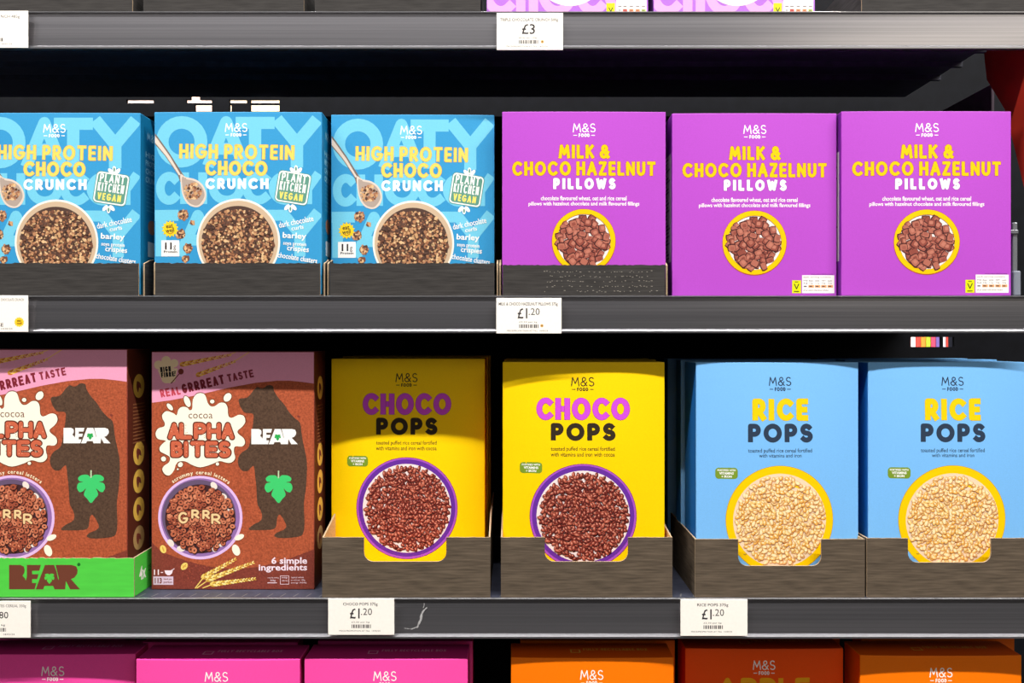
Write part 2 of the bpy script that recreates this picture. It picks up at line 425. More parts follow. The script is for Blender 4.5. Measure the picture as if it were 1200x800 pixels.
def shelf(label, ztop, zlip, depth=0.30, RX=RX):
    """deck on top, price rail hanging in front; ztop = deck surface, zlip = lower edge of the rail"""
    t = thing('shelf_board', label, 'shelf', ((LX + RX) / 2, 0, ztop), 0, 'grey metal shelves with price rails')
    hw = (RX - LX) / 2; hl = ztop - zlip
    bm = bmesh.new(); box(bm, -hw, hw, 0.0030, depth, -0.010, 0, 0, .0006)
    for i in range(1, 4): box(bm, -hw, hw, .055 * i + .03, .055 * i + .036, -0.017, -0.010)
    bm_obj('deck', bm, STEEL_BLACK, t)
    bm = bmesh.new()
    for i in range(int(2 * hw / .0152)):
        x = -hw + .012 + i * .0152
        v = [bm.verts.new(p) for p in ((x, .0045, .0002), (x + .0016, .0045, .0002), (x + .0048, .016, .0002), (x + .0032, .016, .0002))]
        bm.faces.new(v)
    o = bm_obj('deck_slots', bm, M((105, 103, 104), .4, .4, grain=.1), t); o['kind'] = 'stuff'
    # rail profile (y, z) from the top bead down the face to the bright lower lip
    prof = [(.0030, 0), (-.0004, 0), (-.0010, -.0005), (-.0010, -.0014), (.0004, -.0020)] + [(.0004 + .0011 * q * q, -.003 - (hl - .0085) * (1 - q)) for q in (1, .85, .7, .55, .4, .25, .1, 0)] + [(.0004, -hl + .0048), (-.0020, -hl + .0032), (-.0027, -hl + .0022), (-.0027, -hl + .0006), (-.0026, -hl), (.0030, -hl)]
    bm = bmesh.new(); A = [bm.verts.new((-hw, y, z)) for y, z in prof]; B = [bm.verts.new((hw, y, z)) for y, z in prof]
    n = len(prof)
    for i in range(n):
        f = bm.faces.new((A[i], A[(i + 1) % n], B[(i + 1) % n], B[i]))
        f.material_index = 1 if i in (1, 2, 3, n - 6, n - 5, n - 4) else 0
    bm.faces.new(A[::-1]); bm.faces.new(B)
    r = bm_obj('price_rail', bm, [RAIL, BRIGHT], t); r['label'] = 'brushed grey price rail with a bright lower lip'
    return t
Z1, Z2, Z3, Z4 = EYE + .3865, EYE + .0535, EYE - .3005, EYE - .675
shelf('topmost grey shelf, its rail carrying the £3 label', Z1, EYE + .342)
shelf('middle grey shelf under the blue and purple cereal boxes', Z2, EYE + .0100)
shelf('grey shelf under the yellow boxes and the bear boxes', Z3, EYE - .347, RX=.70)
shelf('lowest shelf below the frame, under the pink and orange boxes', Z4, Z4 - .045, RX=.70)

sh3 = [o for o in C.objects if o.name.startswith('shelf_board') and 'bear boxes' in o.get('label', '')][0]
sc = Art(.06, .046, (460, 520, 701, 747), 'f', 77); sc.lay = 1
for x, y, dx, dy, w in ((497, 707, -1, 5, .8), (500, 712, -5, 5, 1.6), (496, 716, -3, 7, 2.2), (494, 722, -3, 8, 2.6), (492, 729, -3, 6, 1.6), (490, 734, -8, 3, 1.2), (482, 737, -8, -1, .6)):
    sc.stroke('scuff_mark', [(x, y), (x + dx * .5 + sc.rnd.uniform(-.8, .8), y + dy * .5), (x + dx, y + dy)], w * .95, M((170, 168, 168), .6, .2, grain=.3, scale=900))
for o in sc.build(sh3, lambda x, z, e: Vector((X(490) + x - sh3.location.x, .0003 - e, EYE - .347 + z - sh3.location.z)), 0).values(): o['label'] = 'pale scraped scuff on the rail'

# back panel with the gaps through which the far side shows
unit = thing('shelving_unit', 'dark shelving unit holding the shelves, with a back panel and red side plate', 'shelving unit', (0, 0.34, 0))
def back_panel():
    bm = bmesh.new(); y0, y1 = -.018, -.012
    xs0, xs1 = -1.6, 1.6
    # rows of (z0, z1, [gaps])
    D = .325
    rows = [(0, EYE - .0085, []), (EYE - .0085, EYE + .0070, [(X(1066, D), X(1102, D)), (X(1104, D), X(1117, D))]), (EYE + .0070, Z(131, D), []),
            (Z(131, D), Z(122.8, D), [(X(229, D), X(249, D)), (X(269.5, D), X(272, D)), (X(294, D), X(328, D))]), (Z(122.8, D), Z(121.4, D), []),
            (Z(121.4, D), Z(117.2, D), [(X(149, D), X(181, D)), (X(219, D), X(249, D)), (X(269.5, D), X(290, D)), (X(294, D), X(328, D))]), (Z(117.2, D), Z(112.5, D), [(X(224, D), X(235, D))]), (Z(112.5, D), 2.1, [])]
    for z0, z1, gaps in rows:
        x = xs0
        for g0, g1 in gaps + [(xs1, xs1)]:
            box(bm, x, g0, y0, y1, z0, z1); x = g1
    return bm_obj('back_panel', bm, DARK, unit)
back_panel()
for x in (LX - .05, .74):
    bm = bmesh.new(); box(bm, x - .02, x + .02, -.012, .05, 0, 2.1, 0, .002)
    bm_obj('upright', bm, STEEL_BLACK, unit)
RED = M((150, 38, 22), .45, .3, grain=.12, scale=40)
bm = bmesh.new()
slab(bm, [(-.34, EYE + .375), (-.245, EYE + .375), (-.252, EYE + .335), (-.290, EYE + .286), (-.316, EYE + .215), (-.339, EYE + .15), (-.34, EYE + .15)], lambda y, z, sd: (.608 + sd * .004, y, z))
o = bm_obj('side_plate', bm, RED, unit); o['label'] = 'dark red triangular side plate'
bm = bmesh.new(); box(bm, .618, .622, -.245, -.02, Z2 - .02, EYE + .332, 0, .001)
o = bm_obj('divider_panel', bm, M((74, 62, 72), .6, .25, grain=.2, scale=70), unit); o['label'] = 'grey divider panel at the right end'

# packs on the far side of the unit, seen through the gaps
FY = 2.0
fu = thing('shelving_unit', 'dim shelving unit across the far aisle, glimpsed through the gaps in the back panel', 'shelving unit', (0, FY + .34, 0))
bm = bmesh.new(); box(bm, -2.6, 2.6, -.02, 0, 0, 2.6); bm_obj('back_panel', bm, DARK, fu)
for zz, lb in ((EYE + .55, 'upper dark shelf board across the far aisle'), (EYE - .22, 'lower dark shelf board across the far aisle')):
    far = thing('shelf_board', lb, 'shelf', (0, FY + .02, zz))
    bm = bmesh.new(); box(bm, -2.5, 2.5, -.04, .30, -.02, 0, 0, .001); bm_obj('deck', bm, STEEL_BLACK, far)
def far_pack(px0, px1, py0, zb, col, label, d=FY, name='far_carton', group='packs on the far side'):
    x0, x1 = X(px0, d), X(px1, d); zt = Z(py0, d)
    t = thing(name, label, 'carton', ((x0 + x1) / 2, d, zb), 0, group)
    bm = bmesh.new(); box(bm, (x0 - x1) / 2, (x1 - x0) / 2, 0, .06, 0, zt - zb, 0, .002); bm_obj('carton', bm, card(*col), t)
    return t

# ------------------------------------------------------------------ trays
TRAY_BLACK = M((90, 78, 65), .75, .15, grain=.35, scale=30, stretch=(1, 1, 14), bump=.15, name='black_corrugated_card')
TRAY_DARK = M((58, 55, 53), .75, .15, grain=.3, scale=30, stretch=(1, 1, 14), bump=.15, name='dark_corrugated_card')
TRAY_GREEN = M((82, 204, 70), .55, .2, grain=.06, scale=30, stretch=(1, 1, 6), name='green_card')
def tray(label, x0, x1, d, z, hf, depth, mat, group, cut=None, hs=None, rise=0.0, torn=0.0, seed=3, inner=None, name='carton_tray', inset=0.0):
    """open shelf-ready tray. x0,x1 = outer edges; hf front height; cut = (xa, xb, depth_of_notch); hs = side height behind the front; rise = run over which sides rise"""
    rnd = random.Random(seed); th = .0019; hs = hs or hf; inner = inner or KRAFT
    w = x1 - x0; t = thing(name, label, 'carton tray', ((x0 + x1) / 2, d, z), 0, group)
    def edge(a, b, zz, n):
        return [(a + (b - a) * i / n, zz + rnd.uniform(-torn, torn)) for i in range(n + 1)]
    top = []
    if cut:
        ca, cb, cd = cut[0] - (x0 + x1) / 2, cut[1] - (x0 + x1) / 2, cut[2]; r = .011
        top += edge(-w / 2, ca, hf, 8)
        top += [(ca, hf - cd + r)] + [(ca + r - r * math.cos(q), hf - cd + r - r * math.sin(q)) for q in (PI * i / 12 for i in range(1, 7))]
        top += [(cb - r + r * math.sin(q), hf - cd + r - r * math.cos(q)) for q in (PI * i / 12 for i in range(0, 6))] + [(cb, hf - cd + r)]
        top += edge(cb, w / 2, hf, 8)
    else:
        top = edge(-w / 2 + inset, w / 2 - inset, hf, 60)
    bm = bmesh.new(); slab(bm, [(-w / 2 + inset, 0)] + top + [(w / 2 - inset, 0)], lambda a, b, sd: (a, sd * th, b), (0, 1, 2))
    bm_obj('front_panel', bm, [mat, inner, TORN], t)
    for sg in (-1, 1):
        pts = [(th + inset, 0), (th + inset, hf)] + ([(th + rise * q, hf + (hs - hf) * q + rnd.uniform(-torn, torn)) for q in (.2, .4, .6, .8, 1)] if rise else []) + [(depth, hs), (depth, 0)]
        bm = bmesh.new(); slab(bm, pts, lambda a, b, sd: (sg * (w / 2 - (0 if sd == 0 else th)), a, b), (0, 1, 2))
        bm_obj('side_panel', bm, [mat, inner, TORN], t)
    bm = bmesh.new(); box(bm, -w / 2 + th, w / 2 - th, th, depth - th, 0, .0018); bm_obj('base_panel', bm, inner, t)
    bm = bmesh.new(); slab(bm, [(-w / 2 + th, 0), (-w / 2 + th, hs * .8), (w / 2 - th, hs * .8), (w / 2 - th, 0)], lambda a, b, sd: (a, depth - (0 if sd else th), b), (1, 0, 2))
    bm_obj('back_panel', bm, [mat, inner, TORN], t)
    return t
TB = .0022   # carton bottom above the deck when it stands in a tray

# ------------------------------------------------------------------ 1. sky blue boxes
BLUE_BG, BLUE_LT = card(55, 150, 202), card(116, 200, 226)
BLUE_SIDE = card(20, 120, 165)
def make_blue(loc, label):
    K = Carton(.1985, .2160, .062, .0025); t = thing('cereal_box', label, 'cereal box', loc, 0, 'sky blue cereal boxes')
    K.body(t, BLUE_BG, BLUE_SIDE, BLUE_BG)
    a = Art(K.w, K.h, (180, 377, 130, 346), 'f', 5)
    bl = 'background_lettering'
    a.stext(bl, 'O', 182, 243, 135, 196, 15, BLUE_LT)
    a.stext(bl, 'A', 239, 291, 135, 196, 14, BLUE_LT); a.stext(bl, 'T', 275, 323, 136, 196, 14.5, BLUE_LT); a.stext(bl, 'Y', 321, 375, 136, 197, 14.5, BLUE_LT)
    for c, x0, x1 in (('C', 182, 211), ('H', 211, 243), ('O', 245, 287), ('C', 284, 318), ('C', 315, 350), ('Y', 345, 376)):
        a.stext(bl, c, x0, x1, 201, 240, 10.5, BLUE_LT)
    for c, x0, x1 in (('T', 166, 210), ('A', 206, 258), ('S', 258, 290), ('T', 285, 333), ('Y', 327, 376)):
        a.stext(bl, c, x0, x1, 246, 302, 13, BLUE_LT)
    a.lay = 3
    ms_logo(a, 263.5, 290, 143.5, 154, 159.5, WHITE)
    YT, YE = ink(252, 210, 98), ink(222, 156, 62)
    a.stext('title_lettering', 'HIGH PROTEIN', 210, 345, 168.8, 186.2, 3.3, YT, gap=.75, space=2.3, rot=0.8, edge=YE, ew=.4)
    a.stext('title_lettering', 'CHOCO', 241, 313.5, 188.3, 205.6, 3.7, YT, gap=.5, rot=.5, edge=YE, ew=.4)
    a.stext('title_lettering', 'CRUNCH', 241, 315, 208.7, 221.8, 3.4, WHITE, gap=.8)
    # spoon
    a.lay = 4; sp = 'spoon_picture'; S1, S2, S3 = ink(222, 205, 190), ink(120, 105, 98), ink(176, 158, 146)
    a.poly(sp, [(179, 153), (184, 159), (199, 180), (213, 202), (218, 209), (211, 213), (208, 204), (193, 182), (179, 166)], S2)
    a.smooth(sp, [(211.5, 204), (218, 207.5), (229, 210), (238, 217), (242, 228), (239, 238), (231, 243), (221, 240), (214.5, 230), (212, 217)], S1)
    a.lay = 5
    a.poly(sp, [(179, 156), (184, 162), (199, 183), (212, 205), (209.5, 205), (194, 182), (179, 164)], S1)
    a.smooth(sp, [(213.5, 207), (219, 210), (228, 212), (236, 218), (240, 228), (237, 236), (231, 241), (222, 238), (216, 229), (213.5, 217)], S3)
    a.lay = 6
    GR = [ink(206, 158, 112), ink(166, 112, 80), ink(120, 78, 60), ink(228, 188, 140), ink(86, 62, 54), ink(186, 132, 96)]
    a.crumbs(sp, 226, 224, 11.5, 2.6, 3.6, GR)
    # bowl
    a.lay = 4; bp = 'bowl_picture'
    a.ell(bp, 279.5, 284, 49, 51, ink(248, 240, 225), n=64)
    a.lay = 5; a.ell(bp, 279.5, 284, 46.8, 48.6, ink(205, 178, 148), n=64)
    a.lay = 6; a.ell(bp, 279.0, 285.5, 42.5, 44, ink(84, 62, 54), n=64)
    a.lay = 7; a.crumbs(bp, 279.0, 285.5, 43, 2.55, 3.5, GR + [ink(96, 70, 60), ink(104, 74, 62)])
    # clusters, badges
    a.lay = 4
    for x, y, r in ((214.5, 252, 7), (225.5, 261.5, 3.2), (211.5, 275, 6.5), (220, 291.5, 6.3), (217, 304, 5)):
        a.ell('cluster_picture#%d' % y, x, y, r * .9, r * .85, ink(110, 74, 60), n=12)
    a.lay = 5
    for x, y, r in ((214.5, 252, 7), (225.5, 261.5, 3.2), (211.5, 275, 6.5), (220, 291.5, 6.3), (217, 304, 5)):
        a.crumbs('cluster_picture#%d' % y, x, y, r, 2.2, 3.2, GR)
    a.lay = 6; sb = 'sunburst_badge'
    a.poly(sb, [(199 + (10.3 if i % 2 else 7.8) * math.cos(PI * i / 14), 268.5 + (10.3 if i % 2 else 7.8) * math.sin(PI * i / 14)) for i in range(28)], ink(250, 208, 40))
    a.lay = 7; a.ftext(sb, 'eat', 194, 202.5, 263, 267.5, ink(70, 60, 40), .02, -8); a.ftext(sb, 'well', 193.5, 204, 267.5, 272.5, ink(70, 60, 40), .02, -8)
    a.stroke(sb, [(196, 273), (199.5, 274.5), (203, 272.5)], .8, ink(180, 90, 40))
    a.lay = 6; pp = 'protein_panel'
    a.rect(pp, 188.5, 210, 282, 301, WHITE); a.lay = 7
    a.ftext(pp, '11', 193, 201, 284.5, 293, BLACK, .03); a.ftext(pp, 'g', 203, 206, 288, 294, BLACK); a.ftext(pp, 'Protein', 191.5, 207.5, 294, 297, BLACK, .02)
    # plant badge
    a.lay = 5; bd = 'square_badge'
    a.rrect(bd, 324, 363, 201, 239, 5, ink(90, 150, 140), 9); a.lay = 6
    a.rrect(bd, 324.8, 362.2, 201.8, 238.2, 4.5, WHITE, 9); a.lay = 7
    a.rrect(bd, 326.3, 360.7, 203.3, 236.7, 3.6, ink(96, 150, 132), 9)
    for cx, cy, sg in ((347, 197.5, 1), (340.5, 245, -1)):
        a.lay = 6
        for dx, an in ((-4, 50 * sg), (0, 90), (4, -50 * sg + 180)):
            a.ell(bd, cx + dx, cy + (2 * sg if dx else 0), 4.2, 2.2, WHITE, an, 14)
        a.lay = 7; a.ell(bd, cx, cy, 2.6, 1.1, ink(96, 150, 132), 90, 12)
    a.lay = 8
    a.stext(bd, 'PLANT', 330.5, 359.5, 203.5, 213.5, 1.6, WHITE, gap=.8, rot=8)
    a.stext(bd, 'KITCHEN', 328, 358.5, 214, 224.5, 1.5, WHITE, gap=.8, rot=8)
    a.stext(bd, 'VEGAN', 327.5, 355, 226, 234.5, 1.7, ink(245, 222, 110), gap=.8, rot=8)
    it = 'ingredient_text'
    a.ftext(it, 'dark chocolate', 326.5, 367.5, 256.5, 263.5, WHITE, .01, -12); a.ftext(it, 'curls', 341.5, 356, 264.5, 269.5, WHITE, .01, -10)
    a.ftext(it, 'barley', 331.5, 359, 273, 282, WHITE, .02, 3); a.ftext(it, 'soya protein', 332, 359, 284, 289.5, WHITE, .015, 4)
    a.ftext(it, 'crispies', 336.5, 362, 289, 297, WHITE, .015, 5); a.ftext(it, 'chocolate clusters', 325.5, 372, 299.5, 306, WHITE, .015, 9)
    ob = a.build(t, K.front())
    set_labels(ob, {'title_lettering': 'yellow and white block capital title', 'square_badge': 'tilted grey green square badge with a leaf at top and bottom', 'sunburst_badge': 'small yellow sunburst badge', 'protein_panel': 'small white square panel with a figure', 'bowl_picture': 'printed bowl of brown granola'})
    b = Art(K.t, K.h, (0, 62, 130, 346), 'r', 6)
    for i, y in enumerate((172, 182, 192, 202)):
        b.ftext('side_text', ('HIGH', 'PROTEIN', 'CHOCO', 'CRUNCH')[i], 14, 48, y, y + 7, ink(150, 200, 215), .02)
    b.stext('side_text', 'M&S', 18, 44, 148, 158, 1.3, ink(150, 200, 215), gap=1.4)
    for i in range(7): b.rect('side_text', 16, 46, 212 + i * 5, 213.4 + i * 5, ink(70, 150, 185))
    b.ell('side_text', 31, 262, 11, 9, ink(160, 110, 85), n=16); b.rect('side_text', 20, 42, 280, 298, ink(190, 205, 210))
    b.build(t, K.right(), 0)
    return t
GB = 'sky blue cereal boxes'
zb = Z2 + TB
b1 = make_blue((X(278.5, .009), .0105, zb), 'sky blue cereal box in the middle of the three sky blue boxes')
dup(b1, (X(65.5, .009), .0105, zb - .001), 0, 'sky blue cereal box at the far left, cut off by the photo edge', group=GB)
dup(b1, (X(483.5, .032), .0335, zb), 0.004, 'sky blue cereal box standing right beside the purple boxes', scale=(.998, 1, 1.015), group=GB)
GTB = 'black trays under the sky blue boxes'
for px0, px1, dd, lb, sd in ((-35.6, 166.8, .002, 'black card tray at the far left holding the cut off sky blue box', 4), (177.4, 379.6, .002, 'black card tray holding the middle one of the three sky blue boxes', 5), (382, 583.8, .004, 'black card tray holding the sky blue box beside the purple boxes', 6)):
    tray(lb, X(px0, dd), X(px1, dd), dd, Z2, .0385, .21, TRAY_DARK, GTB, hs=.046, rise=.03, torn=.0007, seed=sd, inner=TRAY_DARK, inset=.0045)

# ------------------------------------------------------------------ 2. purple boxes
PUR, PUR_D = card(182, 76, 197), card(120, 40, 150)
def make_purple(loc, label):
    K = Carton(.1955, .2172, .062, .0025); t = thing('cereal_box', label, 'cereal box', loc, 0, 'purple cereal boxes')
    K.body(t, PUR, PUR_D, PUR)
    a = Art(K.w, K.h, (788, 981, 132, 346), 'f', 8)
    a.lay = 2
    ms_logo(a, 871, 898, 146, 156.5, 162, WHITE)
    YT, YE = ink(255, 196, 0), ink(170, 90, 60)
    a.stext('title_lettering', 'MILK &', 854.5, 914.5, 170.9, 187.2, 3.5, YT, gap=.6, edge=YE, ew=.45, space=1.9)
    a.stext('title_lettering', 'CHOCO HAZELNUT', 800, 969, 190.5, 207.2, 3.5, YT, gap=.6, edge=YE, ew=.45, space=1.9)
    a.stext('title_lettering', 'PILLOWS', 848, 921.5, 210, 223.2, 3.6, WHITE, gap=.75, edge=ink(150, 60, 170), ew=.4)
    a.ftext('description_text', 'chocolate flavoured wheat, oat and rice cereal', 833.5, 934.5, 231, 237, WHITE, .02)
    a.ftext('description_text', 'pillows with hazelnut chocolate and milk flavoured fillings', 819, 949.5, 237.5, 243.5, WHITE, .02)
    bp = 'bowl_picture'
    a.ell(bp, 884, 284, 37.8, 38, ink(170, 90, 40), n=56); a.lay = 3
    a.ell(bp, 884, 283.6, 37.2, 37.2, ink(255, 196, 0), n=56); a.lay = 4
    a.ell(bp, 884, 283.6, 31.6, 31.6, ink(110, 60, 60), n=48); a.lay = 5
    a.ell(bp, 884, 284.0, 31.2, 31.2, ink(245, 232, 225), n=48); a.lay = 6
    a.pillows(bp, 884, 284, 32.5, 6.2, 8.0, [ink(164, 92, 78), ink(146, 76, 64), ink(178, 106, 88)], ink(74, 36, 36), ink(192, 122, 102))
    a.lay = 3; v = 'vegetarian_label'
    a.rect(v, 928.3, 938.8, 327.5, 342.5, ink(222, 224, 20)); a.lay = 4
    a.stext(v, 'V', 930.5, 936.5, 331.5, 338, 1.0, BLACK); a.rect(v, 930.5, 936.5, 340, 341, BLACK); a.rect(v, 931.5, 935.5, 329, 329.8, BLACK)
    a.lay = 3; nu = 'nutrition_panel'
    a.rect(nu, 940, 978.2, 321.5, 342.5, ink(248, 240, 236)); a.lay = 4
    a.ftext(nu, 'each serving contains', 941.5, 974, 323, 325, ink(120, 90, 90))
    G_ = ink(90, 75, 75)
    for i, x in enumerate((941.5, 948, 955.5, 963, 970.5)):
        a.ftext(nu, ('energy', 'fat', 'saturates', 'sugars', 'salt')[i], x, x + 5, 327, 328.8, G_); a.ftext(nu, ('kJ', '3.2g', '1.1g', '9.6g', '0.2g')[i][:4], x + .5, x + 4.5, 330, 332, G_)
        if i: a.rect(nu, x - .4, x + 6, 333, 336, ink(240, 170, 110))
        a.rect(nu, x + .5, x + 4, 333.9, 335.2, G_)
    a.ftext(nu, 'of an adult reference intake', 941.5, 971, 338, 340, ink(120, 90, 90))
    a.lay = 3; a.ftext('description_text', 'nutrition', 951, 976, 319.5, 321, ink(90, 40, 110))
    ob = a.build(t, K.front())
    set_labels(ob, {'title_lettering': 'yellow and white block capital title', 'bowl_picture': 'printed yellow bowl of brown cereal pillows', 'vegetarian_label': 'small lime label with a letter v', 'nutrition_panel': 'small white nutrition table with an orange row'})
    b = Art(K.t, K.h, (0, 62, 132, 346), 'l', 9); b.lay = 2
    b.rect('side_panel_print', 7, 55, 177, 305, ink(205, 190, 200)); b.lay = 3
    for i in range(28): b.rect('side_panel_print', 10, 26 + b.rnd.uniform(0, 26), 180 + i * 4.4, 181.9 + i * 4.4, ink(110, 90, 110))
    b.build(t, K.left(), 0)
    return t
GP = 'purple cereal boxes'
p2 = make_purple((X(884.5, .012), .0135, Z2 + .0003), 'purple cereal box in the middle of the three purple boxes')
dup(p2, (X(684.5, .012), .0135, Z2 + TB), 0.006, 'purple cereal box in a black tray, leftmost of the three purple boxes', scale=(.995, 1, 1), group=GP)
dup(p2, (X(1086, .004), .0050, Z2 + .0003), 0, 'purple cereal box at the right end of the shelf, rightmost of the three', scale=(1.022, 1, 1.0), group=GP)
pt = tray('black card tray with white scuffs holding the leftmost purple box', X(585, .004), X(783.4, .004), .004, Z2, .0365, .21, TRAY_DARK, 'black trays on the middle shelf', hs=.046, rise=.03, torn=.0004, seed=8, inner=TRAY_DARK, inset=.004)
sc = Art(.19, .0365, (588, 776, 310, 345), 'f', 31); sc.lay = 1
for row in range(5):
    for i in range(46):
        if sc.rnd.random() < .5:
            x = 636 + i * 2.9 + sc.rnd.uniform(-1, 1); y = 317 + row * 5.6 + sc.rnd.uniform(-1, 1)
            sc.rect('scuff_marks', x, x + sc.rnd.uniform(.6, 2.2), y, y + .6, ink(150, 142, 132))
for o in sc.build(pt, lambda x, z, e: Vector((x, -e, z)), 0).values(): o['label'] = 'rows of pale scuffs on the tray front'; o['kind'] = 'stuff'

# ------------------------------------------------------------------ 3. brown bear boxes
BR, BR_D, PINK, BEAR = M((172, 84, 54), .5, .2, grain=.3, scale=450), M((130, 60, 48), .5, .2, grain=.25, scale=450), card(238, 160, 190), M((86, 64, 50), .5, .2, grain=.3, scale=450)
BLOB = [(190, 486), (195, 481.5), (203, 484), (207, 486.5), (209, 480), (213, 476.5), (219, 477), (222.5, 480.5), (225.5, 478), (226, 468), (230.5, 461), (237, 460), (241, 463), (243.5, 471), (247, 475.5), (252, 475.5), (258, 471.5), (264, 472), (267, 477), (268, 487), (272, 489.5), (280, 486), (286, 487.5), (288, 494), (284.5, 500), (279, 505), (280, 509), (286, 514), (287.5, 520), (284, 524), (276, 524), (274.5, 530), (276, 538), (272, 543), (266, 543.5), (257.5, 541.5), (248, 545.5), (235, 549), (225, 546), (217.5, 542), (210, 542), (206, 546), (204, 552.5), (199, 558.5), (194, 558), (190, 552.5), (192, 547.5), (198, 543), (199, 537), (194, 533.5), (187.5, 530), (187, 525), (191, 520), (194, 517), (185, 515), (182, 509), (185, 502.5), (192, 500), (193, 496), (190.5, 491)]
BEARP = [(303, 452.5), (306, 454), (310, 453.5), (313, 451), (317, 450.2), (320.5, 452), (322, 458), (328, 467), (334, 474), (339, 482), (346, 490), (351, 494), (353, 499), (354, 508), (356, 520), (359, 534), (360.3, 545), (360, 560), (359, 575), (357, 590), (357, 603), (357.5, 616), (356.5, 626), (354, 631), (347, 633), (336, 634), (325, 633.5), (322, 630.5), (326, 627), (333, 624), (336, 620), (334, 614), (330.5, 608), (327.5, 606), (325.5, 610), (324.5, 618), (323, 622), (318, 624), (305, 624.5), (294, 624.3), (292, 622.5), (298, 617.5), (306, 613), (307.5, 606), (305, 599), (302, 592), (301, 573), (299.5, 560), (298, 548), (294.5, 549.5), (291, 553), (285.5, 553.5), (281.5, 550), (279.3, 544), (280, 537), (284, 531), (291, 526), (293.5, 518), (295, 508), (297, 496), (297, 485), (288, 483.5), (283.5, 479), (280, 470), (281.5, 466.5), (289, 465.5), (292.5, 463), (297, 457), (301, 453)]
LEAF = [(327, 561.5), (331, 558.7), (338, 559), (342, 562.5), (340.5, 566), (336, 567), (341.5, 568.5), (343.3, 574), (340.5, 579), (336.5, 578), (333, 574.8), (335.3, 582), (331.5, 587), (327, 592), (322.5, 587), (318.7, 582), (321, 574.8), (317.5, 578), (313.5, 579), (310.7, 574), (312.5, 568.5), (318, 567), (313.5, 566), (312, 562.5), (316, 559), (323, 558.7)]
def bear_word(a, part, x0, x1, y0, y1, mat, hole, leaf):
    """the four heavy joined capitals B E A R"""
    w, h = x1 - x0, y1 - y0
    q = lambda pts: [(x0 + u * w, y0 + v * h) for u, v in pts]
    a.poly(part, q([(0, 0), (.16, 0), (.205, .06), (.22, .18), (.215, .32), (.19, .44), (.225, .55), (.24, .68), (.235, 1), (0, 1)]), mat)
    a.poly(part, q([(.25, 0), (.447, 0), (.36, 1), (.215, 1), (.238, .6), (.25, .5)]), mat)
    a.poly(part, q([(.505, 0), (.635, 0), (.745, 1), (.64, 1), (.62, .86), (.50, .86), (.48, 1), (.375, 1)]), mat)
    a.poly(part, q([(.65, 0), (.88, 0), (.945, .06), (.965, .2), (.96, .36), (.92, .52), (.87, .58), (1, 1), (.86, 1), (.80, .66), (.79, 1), (.70, 1)]), mat)
    a.lay += 1
    for pts in ([(.325, .24), (.436, .24), (.425, .38), (.325, .38)], [(.325, .58), (.412, .58), (.395, .74), (.325, .74)], [(.218, .36), (.25, .42), (.25, .47), (.205, .43)], [(.648, .0), (.655, .0), (.70, .55), (.695, .62)]): a.poly(part, q(pts), hole)
    k = h * .42; a.smooth(part, [(x0 + w * .568 + (u - 327) / 34 * k, y0 + h * .56 + (v - 575) / 34 * k) for u, v in LEAF], leaf, 3)
    a.lay -= 1
